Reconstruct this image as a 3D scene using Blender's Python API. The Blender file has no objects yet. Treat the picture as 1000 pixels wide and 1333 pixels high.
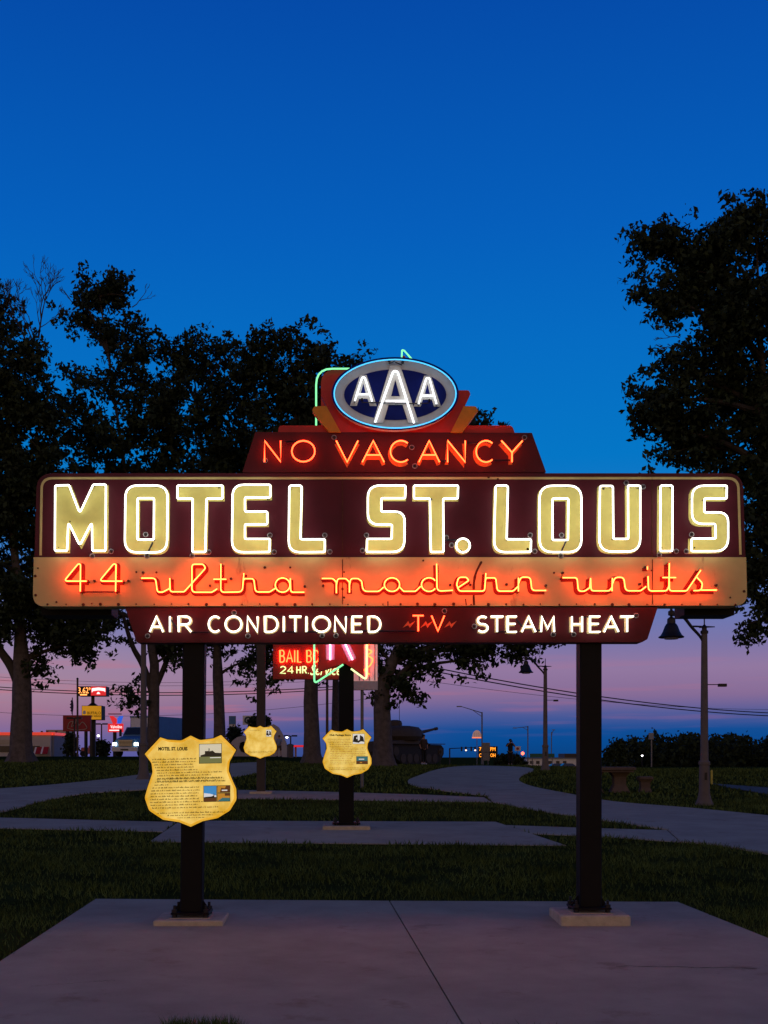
import bpy, bmesh, math, random
import numpy as np
from mathutils import Vector, Matrix
from mathutils.geometry import tessellate_polygon
R = math.radians
S = bpy.context.scene
COL = S.collection
# ------------------------------------------------------------------ camera
F, CX, CY, DIST, EYE = 1612.0, 440.0, 985.0, 12.2, 1.68   # focal (px of the 1000x1333 photo), principal point, metres to the sign
cam = bpy.data.cameras.new('camera'); camo = bpy.data.objects.new('camera', cam); COL.objects.link(camo)
camo.location = (0, -DIST, EYE); camo.rotation_euler = (R(90), 0, 0)
cam.sensor_fit = 'AUTO'; cam.sensor_width = 36.0; cam.lens = F/1333*36
cam.shift_x = (500-CX)/1333; cam.shift_y = (CY-666.5)/1333
cam.clip_start = 0.1; cam.clip_end = 9000
S.camera = camo
S.view_settings.view_transform = 'Standard'; S.view_settings.look = 'None'
S.view_settings.exposure = 0.0; S.view_settings.gamma = 1.0; S.view_settings.use_curve_mapping = False
S.cycles.use_denoising = True
S.cycles.max_bounces = 6; S.cycles.diffuse_bounces = 3; S.cycles.glossy_bounces = 3; S.cycles.sample_clamp_indirect = 6
# ------------------------------------------------------------------ dusk sky (direction only: elevation and compass bearing)
def lin(c): return tuple(((x/255)/12.92 if x/255 <= .04045 else ((x/255+.055)/1.055)**2.4) for x in c)
W = bpy.data.worlds.new('World'); S.world = W; W.use_nodes = True
nt = W.node_tree; nt.nodes.clear(); N = nt.nodes.new; L = nt.links.new
def math_node(op, a, b=None):
    n = N('ShaderNodeMath'); n.operation = op
    for i, v in enumerate((a, b)):
        if v is None: continue
        if isinstance(v, (int, float)): n.inputs[i].default_value = v
        else: L(v, n.inputs[i])
    return n.outputs[0]
tc = N('ShaderNodeTexCoord'); nv = N('ShaderNodeVectorMath'); nv.operation = 'NORMALIZE'; L(tc.outputs['Generated'], nv.inputs[0])
sp = N('ShaderNodeSeparateXYZ'); L(nv.outputs[0], sp.inputs[0])
elev = math_node('MULTIPLY', math_node('ARCSINE', sp.outputs[2]), 180/math.pi)
def ramp(stops, fac):
    r = N('ShaderNodeValToRGB'); e = r.color_ramp.elements
    while len(e) < len(stops): e.new(.5)
    for el, (p, c) in zip(e, stops): el.position = p; el.color = (*lin(c), 1)
    L(fac, r.inputs[0]); return r.outputs[0]
# elevation is stretched near the horizon: position = ((elev+2)/92)^0.5
epos = math_node('POWER', math_node('DIVIDE', math_node('MAXIMUM', math_node('ADD', elev, 2.0), 0.0), 92.0), 0.5)
P_ = lambda e: ((e+2)/92)**.5
high = [(13.4, (0, 118, 198)), (18.4, (0, 107, 194)), (23, (0, 94, 187)), (31.4, (0, 74, 168)), (45, (0, 48, 120)), (65, (2, 30, 78)), (90, (3, 22, 58))]
east = ramp([(P_(e), c) for e, c in [(-1.5, (6, 40, 84)), (0, (10, 66, 130)), (.75, (8, 74, 145)), (1.25, (18, 77, 148)), (1.9, (76, 90, 152)), (2.8, (135, 108, 150)), (4.0, (146, 120, 160)), (5.1, (124, 117, 167)), (6.5, (105, 119, 179)), (9, (58, 120, 193)), (11, (22, 120, 197))]+high], epos)
left = ramp([(P_(e), c) for e, c in [(-1.5, (60, 60, 120)), (0, (102, 97, 166)), (.8, (118, 102, 158)), (1.4, (138, 107, 148)), (2.1, (160, 118, 145)), (3, (166, 132, 154)), (4.6, (156, 133, 164)), (6.5, (118, 126, 182)), (9, (62, 122, 193)), (11, (22, 120, 197))]+high], epos)
west = ramp([(P_(e), c) for e, c in [(-1.5, (90, 60, 44)), (0, (228, 158, 84)), (3, (228, 174, 104)), (7, (224, 180, 130)), (13, (206, 170, 144)), (22, (164, 142, 150)), (35, (98, 102, 146)), (50, (34, 58, 110)), (65, (8, 33, 78)), (90, (3, 22, 58))]], epos)
def maprange(v, a, b, c=0., d=1.):
    m = N('ShaderNodeMapRange'); m.interpolation_type = 'SMOOTHSTEP'; L(v, m.inputs[0])
    for i, x in zip((1, 2, 3, 4), (a, b, c, d)): m.inputs[i].default_value = x
    return m.outputs[0]
def mixc(f, a, b):
    m = N('ShaderNodeMix'); m.data_type = 'RGBA'; L(f, m.inputs[0]); L(a, m.inputs[6]); L(b, m.inputs[7]); return m.outputs[2]
c1 = mixc(maprange(sp.outputs[0], -.30, .12, 1., 0.), east, left)
# a few thin pink streaks of cloud low in the sky
mp = N('ShaderNodeMapping'); mp.inputs['Scale'].default_value = (5, 5, 90); L(nv.outputs[0], mp.inputs[0])
nz = N('ShaderNodeTexNoise'); nz.inputs['Scale'].default_value = 1.6; nz.inputs['Detail'].default_value = 3; L(mp.outputs[0], nz.inputs[0])
streak = math_node('MULTIPLY', maprange(nz.outputs[0], .52, .72), math_node('MULTIPLY', maprange(elev, .6, 2.0), maprange(elev, 2.6, 6., 1., 0.)))
pk = N('ShaderNodeRGB'); pk.outputs[0].default_value = (*lin((196, 112, 128)), 1)
c1 = mixc(math_node('MULTIPLY', streak, math_node('MULTIPLY', maprange(sp.outputs[0], -.32, .3, 1., .25), .6)), c1, pk.outputs[0])
c2 = mixc(maprange(sp.outputs[1], -.75, .35, 1., 0.), c1, west)
bg = N('ShaderNodeBackground'); L(c2, bg.inputs[0]); bg.inputs[1].default_value = 1.0
# faint physical twilight on top, sun already below the horizon behind the camera
skt = N('ShaderNodeTexSky'); skt.sky_type = 'NISHITA'; skt.sun_disc = False; skt.sun_elevation = R(-3.5); skt.sun_rotation = R(195)
bg2 = N('ShaderNodeBackground'); L(skt.outputs[0], bg2.inputs[0]); bg2.inputs[1].default_value = 0.05
ad = N('ShaderNodeAddShader'); L(bg.outputs[0], ad.inputs[0]); L(bg2.outputs[0], ad.inputs[1])
wo = N('ShaderNodeOutputWorld'); L(ad.outputs[0], wo.inputs[0])

# ------------------------------------------------------------------ helpers
def P(px, py, d):                       # a photo pixel at a known distance from the camera plane
    return Vector(((px-CX)*d/F, d-DIST, EYE+(CY-py)*d/F))
def sstep(a, b, x):
    t = min(1, max(0, (x-a)/(b-a))); return t*t*(3-2*t)
def terr(X, Y):
    plane = .0298*(Y+.15)
    cap = 1.70-.42*sstep(-6, 1, X)-.06*sstep(0, 8, X)-.16*sstep(8, 15, X)
    k = .10; m = min(plane, cap); z = m-k*math.log(math.exp(-(plane-m)/k)+math.exp(-(cap-m)/k))
    w = sstep(-3, 6, X)
    z -= w*(1.9*sstep(55, 200, Y)+1.5*sstep(160, 420, Y))+(1-w)*3.0*sstep(170, 480, Y)
    return z
def G(px, py, lift=0.):                 # the ground point a photo pixel looks at
    f = lambda d: EYE+(CY-py)*d/F-terr((px-CX)*d/F, d-DIST)-lift
    d = 4.
    while f(d) > 0 and d < 600: d += .25
    a, b = d-.25, d
    for _ in range(30):
        m = (a+b)/2
        if f(m) > 0: a = m
        else: b = m
    return Vector(((px-CX)*b/F, b-DIST, terr((px-CX)*b/F, b-DIST)))
def base_at(px, d):
    X = (px-CX)*d/F; return Vector((X, d-DIST, terr(X, d-DIST)))

MATS = {}
def mat(name, col, rough=.7, metal=0., var=.25, scale=8., bump=0., bscale=60., spec=.4, stain=None, rnd=0., coat=0.):
    m = bpy.data.materials.new(name); m.use_nodes = True; t = m.node_tree; b = t.nodes['Principled BSDF']
    n = t.nodes.new; l = t.links.new
    b.inputs['Roughness'].default_value = rough; b.inputs['Metallic'].default_value = metal; b.inputs['Specular IOR Level'].default_value = spec
    b.inputs['Coat Weight'].default_value = coat
    co = n('ShaderNodeTexCoord')
    nz = n('ShaderNodeTexNoise'); nz.inputs['Scale'].default_value = scale; nz.inputs['Detail'].default_value = 6; nz.inputs['Roughness'].default_value = .65
    l(co.outputs['Object'], nz.inputs[0])
    cr = n('ShaderNodeValToRGB'); e = cr.color_ramp.elements
    e[0].position = .3; e[1].position = .72
    e[0].color = (*[c*(1-var) for c in col], 1); e[1].color = (*[min(1, c*(1+var*.7)) for c in col], 1)
    l(nz.outputs[0], cr.inputs[0]); out = cr.outputs[0]
    if stain:                            # (colour, scale, threshold, vertical stretch): rust and dirt of its own shape
        mp = n('ShaderNodeMapping'); mp.inputs['Scale'].default_value = (1, 1, stain[3]); l(co.outputs['Object'], mp.inputs[0])
        n2 = n('ShaderNodeTexNoise'); n2.inputs['Scale'].default_value = stain[1]; n2.inputs['Detail'].default_value = 8; n2.inputs['Roughness'].default_value = .7
        l(mp.outputs[0], n2.inputs[0])
        r2 = n('ShaderNodeValToRGB'); r2.color_ramp.elements[0].position = stain[2]; r2.color_ramp.elements[1].position = min(1, stain[2]+.12)
        l(n2.outputs[0], r2.inputs[0])
        mx = n('ShaderNodeMix'); mx.data_type = 'RGBA'; l(r2.outputs[0], mx.inputs[0]); l(out, mx.inputs[6]); mx.inputs[7].default_value = (*stain[0], 1); out = mx.outputs[2]
    if rnd:
        g = n('ShaderNodeNewGeometry'); hs = n('ShaderNodeHueSaturation'); mr = n('ShaderNodeMapRange')
        mr.inputs[3].default_value = 1-rnd; mr.inputs[4].default_value = 1+rnd
        l(g.outputs['Random Per Island'], mr.inputs[0]); l(mr.outputs[0], hs.inputs['Value']); l(out, hs.inputs['Color']); out = hs.outputs[0]
    l(out, b.inputs['Base Color'])
    if bump:
        n3 = n('ShaderNodeTexNoise'); n3.inputs['Scale'].default_value = bscale; n3.inputs['Detail'].default_value = 5; l(co.outputs['Object'], n3.inputs[0])
        bp = n('ShaderNodeBump'); bp.inputs['Strength'].default_value = bump; bp.inputs['Distance'].default_value = .02; l(n3.outputs[0], bp.inputs['Height']); l(bp.outputs[0], b.inputs['Normal'])
    MATS[name] = m; return m
def emat(name, col, strength, var=0., scale=6., col2=None):
    m = bpy.data.materials.new(name); m.use_nodes = True; t = m.node_tree; b = t.nodes['Principled BSDF']
    b.inputs['Base Color'].default_value = (*[min(.8, c) for c in col], 1); b.inputs['Roughness'].default_value = .3
    b.inputs['Emission Color'].default_value = (*col, 1); b.inputs['Emission Strength'].default_value = strength
    if col2:
        n = t.nodes.new; l = t.links.new
        co = n('ShaderNodeTexCoord'); nz = n('ShaderNodeTexNoise'); nz.inputs['Scale'].default_value = scale; nz.inputs['Detail'].default_value = 7; nz.inputs['Roughness'].default_value = .6
        l(co.outputs['Object'], nz.inputs[0]); cr = n('ShaderNodeValToRGB'); cr.color_ramp.elements[0].position = .35; cr.color_ramp.elements[1].position = .65
        cr.color_ramp.elements[0].color = (*col, 1); cr.color_ramp.elements[1].color = (*col2, 1)
        l(nz.outputs[0], cr.inputs[0]); l(cr.outputs[0], b.inputs['Emission Color']); l(cr.outputs[0], b.inputs['Base Color'])
    MATS[name] = m; return m

def tag(o, label=None, cat=None, group=None, kind=None):
    if label: o['label'] = label
    if cat: o['category'] = cat
    if group: o['group'] = group
    if kind: o['kind'] = kind
    return o
def thing(name, label, cat, loc, rotz=0., group=None):
    o = bpy.data.objects.new(name, None); o.empty_display_size = .2; COL.objects.link(o)
    o.location = loc; o.rotation_euler = (0, 0, rotz); tag(o, label, cat, group); return o
def root_of(o):
    while o.parent: o = o.parent
    return o
def link_mesh(name, me, mats, parent=None, loc=None):
    o = bpy.data.objects.new(name, me); COL.objects.link(o)
    for m in ([mats] if not isinstance(mats, (list, tuple)) else mats):
        me.materials.append(MATS[m] if isinstance(m, str) else m)
    if parent: o.parent = parent
    if loc is not None: o.location = loc
    return o
class MB:
    def __init__(s): s.v = []; s.f = []; s.m = []; s.cur = 0
    def add(s, vs, fs):
        k = len(s.v); s.v += [tuple(v) for v in vs]; s.f += [tuple(i+k for i in f) for f in fs]; s.m += [s.cur]*len(fs); return s
    def box(s, a, b):
        x0, y0, z0 = a; x1, y1, z1 = b
        return s.add([(x0,y0,z0),(x1,y0,z0),(x1,y1,z0),(x0,y1,z0),(x0,y0,z1),(x1,y0,z1),(x1,y1,z1),(x0,y1,z1)],
                     [(3,2,1,0),(4,5,6,7),(0,1,5,4),(1,2,6,5),(2,3,7,6),(3,0,4,7)])
    def cbox(s, a, b, c=.02):           # box with chamfered vertical and top edges
        x0, y0, z0 = a; x1, y1, z1 = b
        ring = [(x0+c,y0),(x1-c,y0),(x1,y0+c),(x1,y1-c),(x1-c,y1),(x0+c,y1),(x0,y1-c),(x0,y0+c)]
        cx, cy = (x0+x1)/2, (y0+y1)/2
        fx = 1-2*c/max(1e-6, x1-x0); fy = 1-2*c/max(1e-6, y1-y0)
        return s.loft([[(x, y, z0) for x, y in ring], [(x, y, z1-c) for x, y in ring], [(cx+(x-cx)*fx, cy+(y-cy)*fy, z1) for x, y in ring]])
    def loft(s, rings, caps=True):
        n = len(rings[0]); vs = [v for r in rings for v in r]; fs = []
        for i in range(len(rings)-1):
            for j in range(n):
                k = (j+1) % n; fs.append((i*n+j, i*n+k, (i+1)*n+k, (i+1)*n+j))
        if caps: fs.append(tuple(reversed(range(n)))); fs.append(tuple(range((len(rings)-1)*n, len(rings)*n)))
        return s.add(vs, fs)
    def lathe(s, c, prof, n=16):         # profile [(r, z)] about a vertical axis through c
        return s.loft([[(c[0]+r*math.cos(2*math.pi*i/n), c[1]+r*math.sin(2*math.pi*i/n), c[2]+z) for i in range(n)] for r, z in prof])
    def tube(s, pts, r, n=7, flat=None, closed=False):   # r number or list; flat: scale of the section along world Y
        pts = [Vector(p) for p in pts]; q = [pts[0]]
        for p in pts[1:]:
            if (p-q[-1]).length > 1e-5: q.append(p)
        if closed and (q[0]-q[-1]).length < 1e-5: q.pop()
        pts = q; m = len(pts)
        if m < 2: return s
        rs = list(r) if isinstance(r, (list, tuple)) else [r]*m
        if len(rs) != m: rs = [rs[0]+(rs[-1]-rs[0])*i/(m-1) for i in range(m)]
        rings = []; prev = None
        for i, p in enumerate(pts):
            a = pts[i-1] if (i > 0 or closed) else p; b = pts[(i+1) % m] if (i < m-1 or closed) else p
            t = (b-a); t = t.normalized() if t.length > 1e-9 else Vector((0, 0, 1))
            if prev is None:
                ref = Vector((0, 1, 0)) if abs(t.y) < .9 else Vector((1, 0, 0))
            else: ref = prev
            u = ref-t*ref.dot(t)
            if u.length < 1e-6: u = t.orthogonal()
            u.normalize(); w = t.cross(u); prev = u
            mit = 1.
            if 0 < i < m-1 or closed:
                c = max(.35, math.sqrt(max(0, (1+(p-a).normalized().dot((b-p).normalized()))/2))) if (p-a).length > 1e-9 and (b-p).length > 1e-9 else 1
                mit = min(1.5, 1/c)
            ring = []
            for j in range(n):
                an = 2*math.pi*j/n; o = u*math.cos(an)*rs[i]+w*math.sin(an)*rs[i]*mit
                if flat is not None: o.y *= flat
                ring.append(p+o)
            rings.append(ring)
        if closed:
            vs = [v for rg in rings for v in rg]; fs = []
            for i in range(m):
                for j in range(n):
                    k = (j+1) % n; i2 = (i+1) % m; fs.append((i*n+j, i*n+k, i2*n+k, i2*n+j))
            return s.add(vs, fs)
        return s.loft(rings)
    def plate(s, loops, y0, y1):         # polygon with holes in XZ, between y0 (front) and y1
        lp = [[Vector((x, z, 0)) for x, z in l] for l in loops]
        tris = tessellate_polygon(lp); flat = [(x, z) for l in loops for x, z in l]; n = len(flat)
        fs = []
        for t in tris:
            a, b, c = [flat[i] for i in t]
            ar = (b[0]-a[0])*(c[1]-a[1])-(b[1]-a[1])*(c[0]-a[0])
            t = t if ar > 0 else (t[0], t[2], t[1])
            fs.append(t); fs.append((t[0]+n, t[2]+n, t[1]+n))
        k = 0
        for l in loops:
            m = len(l)
            for i in range(m):
                j = (i+1) % m; fs.append((k+i, k+i+n, k+j+n, k+j))
            k += m
        return s.add([(x, y0, z) for x, z in flat]+[(x, y1, z) for x, z in flat], fs)
    def xform(s, M, k0=0):
        for i in range(k0, len(s.v)): s.v[i] = tuple(M @ Vector(s.v[i]))
        return s
    def mesh(s, name, off=(0, 0, 0), smooth=False):
        me = bpy.data.meshes.new(name); o = Vector(off)
        me.from_pydata([(v[0]-o.x, v[1]-o.y, v[2]-o.z) for v in s.v], [], s.f)
        if any(s.m): me.polygons.foreach_set('material_index', s.m)
        if smooth:
            me.shade_smooth()
            me.set_sharp_from_angle(angle=R(40))
        me.update(); return me
    def build(s, name, mats, parent=None, world=True, smooth=False, recalc=False):
        off = (0, 0, 0)
        if parent is not None and world: off = root_of(parent).location
        me = s.mesh(name, off, smooth)
        if recalc:
            bm = bmesh.new(); bm.from_mesh(me); bmesh.ops.recalc_face_normals(bm, faces=bm.faces); bm.to_mesh(me); bm.free()
        return link_mesh(name, me, mats, parent)
def copy_tree(o, parent=None, loc=None, label=None):
    c = o.copy(); COL.objects.link(c)
    if parent is not None: c.parent = parent
    if loc is not None: c.location = loc
    if label: c['label'] = label
    for ch in list(o.children): copy_tree(ch, c)
    return c
def fillet(pts, rad, closed=True, seg=5):
    out = []; n = len(pts)
    for i, p in enumerate(pts):
        r = p[2] if len(p) > 2 else rad
        p0 = Vector(p[:2])
        if not closed and i in (0, n-1): out.append(tuple(p0)); continue
        a = Vector(pts[i-1][:2]); b = Vector(pts[(i+1) % n][:2])
        da, db = a-p0, b-p0
        if da.length < 1e-6 or db.length < 1e-6 or r <= 0: out.append(tuple(p0)); continue
        ang = da.angle(db)
        if ang > 3.1: out.append(tuple(p0)); continue
        t = min(r/math.tan(ang/2), da.length*.48, db.length*.48)
        q0, q2 = p0+da.normalized()*t, p0+db.normalized()*t
        for k in range(seg+1):
            u = k/seg; out.append(tuple(q0*(1-u)**2+p0*2*u*(1-u)+q2*u*u))
    return out
def offset_poly(pts, d):                 # grow a clockwise-or-not polygon by d (mitred)
    n = len(pts); area = sum(pts[i][0]*pts[(i+1) % n][1]-pts[(i+1) % n][0]*pts[i][1] for i in range(n))
    sg = 1 if area > 0 else -1; out = []
    for i in range(n):
        a, p, b = Vector(pts[i-1][:2]), Vector(pts[i][:2]), Vector(pts[(i+1) % n][:2])
        e1, e2 = (p-a).normalized(), (b-p).normalized()
        n1, n2 = Vector((e1.y, -e1.x))*sg, Vector((e2.y, -e2.x))*sg
        m = n1+n2; m = m.normalized() if m.length > 1e-6 else n1
        q = p+m*(d/max(.45, m.dot(n1))); out.append((q.x, q.y)+tuple(pts[i][2:]))
    return out
def ellipse(cx, cy, rx, ry, n=40, a0=0., a1=360.):
    return [(cx+rx*math.cos(R(a0+(a1-a0)*i/n)), cy+ry*math.sin(R(a0+(a1-a0)*i/n))) for i in range(n if a1-a0 >= 360 else n+1)]
def catmull(pts, seg=6):
    out = []; n = len(pts)
    for i in range(n-1):
        p0 = Vector(pts[max(0, i-1)]); p1 = Vector(pts[i]); p2 = Vector(pts[i+1]); p3 = Vector(pts[min(n-1, i+2)])
        for k in range(seg):
            t = k/seg
            out.append(tuple(.5*((2*p1)+(p2-p0)*t+(2*p0-5*p1+4*p2-p3)*t*t+(3*p1-p0-3*p2+p3)*t**3)))
    out.append(tuple(pts[-1])); return out
_dg = None
def text_mesh(body, size, extrude=.002, align='LEFT', shear=0., bold=0.):
    cu = bpy.data.curves.new('lettering', 'FONT'); cu.body = body; cu.size = size; cu.extrude = extrude; cu.align_x = align; cu.resolution_u = 2; cu.offset = bold; cu.shear = shear
    o = bpy.data.objects.new('lettering', cu); COL.objects.link(o)
    dg = bpy.context.evaluated_depsgraph_get(); me = bpy.data.meshes.new_from_object(o.evaluated_get(dg))
    bpy.data.objects.remove(o); bpy.data.curves.remove(cu)
    return me
def fit_text(body, x0, x1, z0, z1, y, m, parent, name='lettering', shear=0., thick=.004, loc_off=None, bold=0.):
    """upright lettering on a surface facing -Y that fills the given box"""
    me = text_mesh(body, 1., 0., shear=shear, bold=bold)
    co = np.empty(len(me.vertices)*3); me.vertices.foreach_get('co', co); co = co.reshape(-1, 3)
    mn, mx = co.min(0), co.max(0)
    off = Vector(root_of(parent).location) if loc_off is None else Vector(loc_off)
    new = np.empty_like(co)
    new[:, 0] = x0+(co[:, 0]-mn[0])/(mx[0]-mn[0])*(x1-x0)-off.x
    new[:, 2] = z0+(co[:, 1]-mn[1])/(mx[1]-mn[1])*(z1-z0)-off.z
    new[:, 1] = y-off.y
    me.vertices.foreach_set('co', new.ravel()); me.update()
    bm = bmesh.new(); bm.from_mesh(me)
    bmesh.ops.remove_doubles(bm, verts=bm.verts, dist=1e-5)
    r = bmesh.ops.extrude_face_region(bm, geom=bm.faces[:]); bmesh.ops.translate(bm, verts=[g for g in r['geom'] if isinstance(g, bmesh.types.BMVert)], vec=(0, -thick, 0))
    bmesh.ops.recalc_face_normals(bm, faces=bm.faces); bm.to_mesh(me); bm.free()
    me.name = name; me.materials.clear()
    return link_mesh(name, me, m, parent)
# ------------------------------------------------------------------ materials
mat('concrete', (.375, .345, .27), .9, spec=.12, var=.20, scale=1.1, bump=.35, bscale=55, stain=((.27, .225, .165), 1.7, .58, 1))
mat('concrete_footing', (.50, .43, .32), .9, spec=.1, var=.22, scale=9, bump=.5, bscale=60, stain=((.25, .21, .17), 7, .62, .6))
mat('concrete_post', (.125, .108, .098), .85, var=.15, scale=5, bump=.3, bscale=90)
mat('concrete_table', (.10, .074, .060), .9, var=.2, scale=6, bump=.6, bscale=50)
mat('asphalt', (.06, .06, .062), .85, var=.2, scale=4)
mat('soil_grass', (.033, .045, .013), 1., spec=0., var=.5, scale=1.1, bump=.8, bscale=30)
mat('grass', (.072, .108, .030), .9, var=.5, scale=.8, spec=.0, rnd=.55)
mat('black_paint', (.006, .006, .007), .5, var=.2, scale=6, bump=.05, bscale=40, spec=.12)
mat('dark_steel', (.02, .02, .022), .5, metal=.4, var=.3, scale=20)
mat('maroon', (.085, .010, .022), .5, spec=.22, var=.22, scale=2.2, bump=.06, bscale=12, stain=((.05, .018, .015), 5, .66, .5))
mat('maroon_light', (.090, .009, .017), .5, spec=.22, var=.22, scale=2.5, bump=.06, bscale=12, stain=((.05, .018, .015), 6, .66, .5))
mat('cream', (.68, .60, .25), .6, var=.14, scale=2.0, bump=.08, bscale=10, stain=((.26, .13, .06), 4.5, .64, .35))
mat('letter_yellow', (.70, .66, .19), .55, var=.10, scale=7, stain=((.42, .34, .10), 9, .69, .8))
mat('letter_cream', (.72, .62, .32), .6, var=.15, scale=12)
mat('letter_red', (.20, .005, .003), .6, var=.2, scale=10)
mat('letter_orange', (.80, .22, .04), .6, var=.25, scale=14)
mat('bolt_paint', (.60, .20, .08), .6, var=.3, scale=14)
mat('red_enamel', (.62, .020, .018), .45, var=.2, scale=5, stain=((.32, .014, .012), 8, .66, .6))
mat('orange_enamel', (.74, .30, .015), .45, var=.2, scale=6, stain=((.45, .17, .02), 9, .64, .7))
mat('emblem_white', (.75, .73, .66), .5, var=.12, scale=8, stain=((.42, .37, .30), 9, .66, .6))
mat('emblem_blue', (.006, .016, .17), .5, spec=.1, var=.2, scale=7)
mat('rust', (.09, .03, .015), .9, var=.5, scale=20)
mat('glass_ring', (.35, .36, .40), .15, var=.1, spec=.8)
mat('insulator', (.02, .02, .03), .3, var=.2)
mat('wire_black', (.012, .012, .014), .6, var=.1)
mat('bark', (.095, .080, .075), .95, var=.45, scale=5, bump=1., bscale=16)
mat('leaf', (.022, .036, .013), .7, var=.35, scale=.6, spec=.2, rnd=.45)
mat('leaf_far', (.022, .034, .016), .8, var=.35, scale=.3, spec=.1, rnd=.4)
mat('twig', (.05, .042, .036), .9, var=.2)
mat('iron', (.018, .018, .02), .45, metal=.3, var=.2)
mat('galv', (.16, .16, .17), .5, metal=.5, var=.2)
mat('wood_pole', (.09, .07, .055), .9, var=.3, scale=4)
mat('white_paint', (.62, .62, .60), .6, var=.1, scale=2)
mat('black', (.008, .008, .008), .6, var=.1)
mat('print_black', (.012, .010, .006), .8, var=.1)
mat('bulb_rim', (.3, .3, .3), .4)
emat('neon_white', (1., .95, .82), 4.1)
emat('neon_white_small', (1., .95, .78), 3.2)
emat('neon_blue_white', (.88, .94, 1.), 2.2)
emat('neon_red', (1., .052, .010), 27.)
emat('neon_red_no', (1., .045, .012), 11.)
emat('neon_orange', (1., .055, .012), 13.)
emat('neon_cyan', (.06, .52, 1.), 1.5)
emat('neon_green', (.24, 1., .40), 1.25)
emat('neon_yellowgreen', (.80, 1., .40), 1.5)
emat('neon_pink', (1., .36, .55), 8.)
# ------------------------------------------------------------------ ground
def axis(dense0, dense1, step, far0, far1):
    a = list(np.arange(dense0, dense1+1e-6, step)); s = step; x = dense1
    while x < far1: s *= 1.22; x += s; a.append(min(x, far1))
    s = step; x = dense0; b = []
    while x > far0: s *= 1.22; x -= s; b.append(max(x, far0))
    return b[::-1]+a
gx, gy = axis(-26, 26, .8, -3500, 3500), axis(-16, 84, .8, -400, 7000)
vs = [(x, y, terr(x, y)) for y in gy for x in gx]; nx = len(gx)
fs = [(j*nx+i, j*nx+i+1, (j+1)*nx+i+1, (j+1)*nx+i) for j in range(len(gy)-1) for i in range(nx-1)]
me = bpy.data.meshes.new('ground'); me.from_pydata(vs, [], fs); me.shade_smooth()
tag(link_mesh('ground', me, 'soil_grass'), kind='structure')
PAVED = []
def pave(name, px, m='concrete', curve=None, lift=.028, skirt=.14, parent=None, kind='structure', gap=0.):
    pts = [G(x, y) for x, y in px]
    q = []
    for i, p in enumerate(pts):
        b = pts[(i+1) % len(pts)]; k = max(1, int((b-p).length/1.2))
        q += [p.lerp(b, t/k) for t in range(k)]
    PAVED.append(np.array([(p.x, p.y) for p in q]))
    lo = [Vector((p.x, p.y, 0)) for p in q]
    tr = tessellate_polygon([lo]); n = len(q)
    off = Vector((0, 0, 0))
    top = [(p.x, p.y, terr(p.x, p.y)+lift) for p in q]; bot = [(x, y, z-skirt) for x, y, z in top]
    fs = []
    for t in tr:
        a, b, c = [top[i] for i in t]
        ar = (b[0]-a[0])*(c[1]-a[1])-(b[1]-a[1])*(c[0]-a[0]); fs.append(t if ar > 0 else (t[0], t[2], t[1]))
    ccw = sum(top[i][0]*top[(i+1) % n][1]-top[(i+1) % n][0]*top[i][1] for i in range(n)) > 0
    for i in range(n):
        j = (i+1) % n; fs.append((i, i+n, j+n, j) if ccw else (j, j+n, i+n, i))
    me = bpy.data.meshes.new(name); me.from_pydata(top+bot, [], fs); me.update()
    o = link_mesh(name, me, m, parent)
    if kind and parent is None: o['kind'] = kind
    return o
# the front slab: a joint bed with two poured panels
bed = pave('sign_pavement', [(130, 1175.5), (878, 1179.3), (1275, 1343), (-125, 1343)], 'soil_grass', lift=.004, skirt=.10)
pave('concrete_panel', [(125, 1174), (506.2, 1176.6), (604.0, 1345), (-133, 1345)], parent=bed, lift=.035)
pave('concrete_panel', [(508.0, 1176.6), (882, 1178), (1293, 1345), (606.6, 1345)], parent=bed, lift=.035)
rk = random.Random(2)
for a, b, w0 in (((802, 1263), (985, 1266.5), .006), ((40, 1290), (150, 1282), .003)):
    pp = [G(a[0]+(b[0]-a[0])*i/26, a[1]+(b[1]-a[1])*i/26+rk.uniform(-.6, .6)) for i in range(27)]
    up = [(p.x, p.y+w0*rk.uniform(.1, 1.6), terr(p.x, p.y)+.0365) for p in pp]; dn = [(p.x, p.y-w0*rk.uniform(.1, 1.6), terr(p.x, p.y)+.0365) for p in pp]
    MB().add(up+dn, [(i, i+27, i+28, i+1) for i in range(26)]).build('crack', 'soil_grass', bed)
cat2 = lambda p: [t[:2] for t in catmull(p, 5)]
pave('display_pavement', [(195, 1096.5), (235, 1069), (645, 1070.5), (737, 1101.5)], lift=.014)
pave('side_path', [(-60, 1063.5), (229, 1071), (212, 1083.5), (-60, 1077.5)], lift=.014)
pave('side_path', [(660, 1075), (760, 1078.4), (868, 1081.6), (885, 1097), (800, 1091), (693, 1086)], lift=.014)
pave('park_path', cat2([(1330, 1102), (1090, 1073), (1000, 1063), (900, 1053), (800, 1044.5), (740, 1034), (695, 1025), (676, 1017), (682, 1009), (695, 1004), (688, 1000), (655, 998), (612, 997.5), (575, 1001), (546, 1010), (531, 1017.5), (542, 1024.5), (580, 1030.5), (633, 1036.8)]) +
     cat2([(642, 1045), (700, 1056), (780, 1068), (869, 1081.2)])+cat2([(886.5, 1097), (935, 1101.5), (1000, 1113), (1090, 1131), (1330, 1184)]))
pave('back_path', [(296, 1028.5), (420, 1031), (560, 1035.3), (630, 1038.5), (640, 1044.6), (560, 1044), (420, 1041.5), (290, 1040)], lift=.014)
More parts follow.
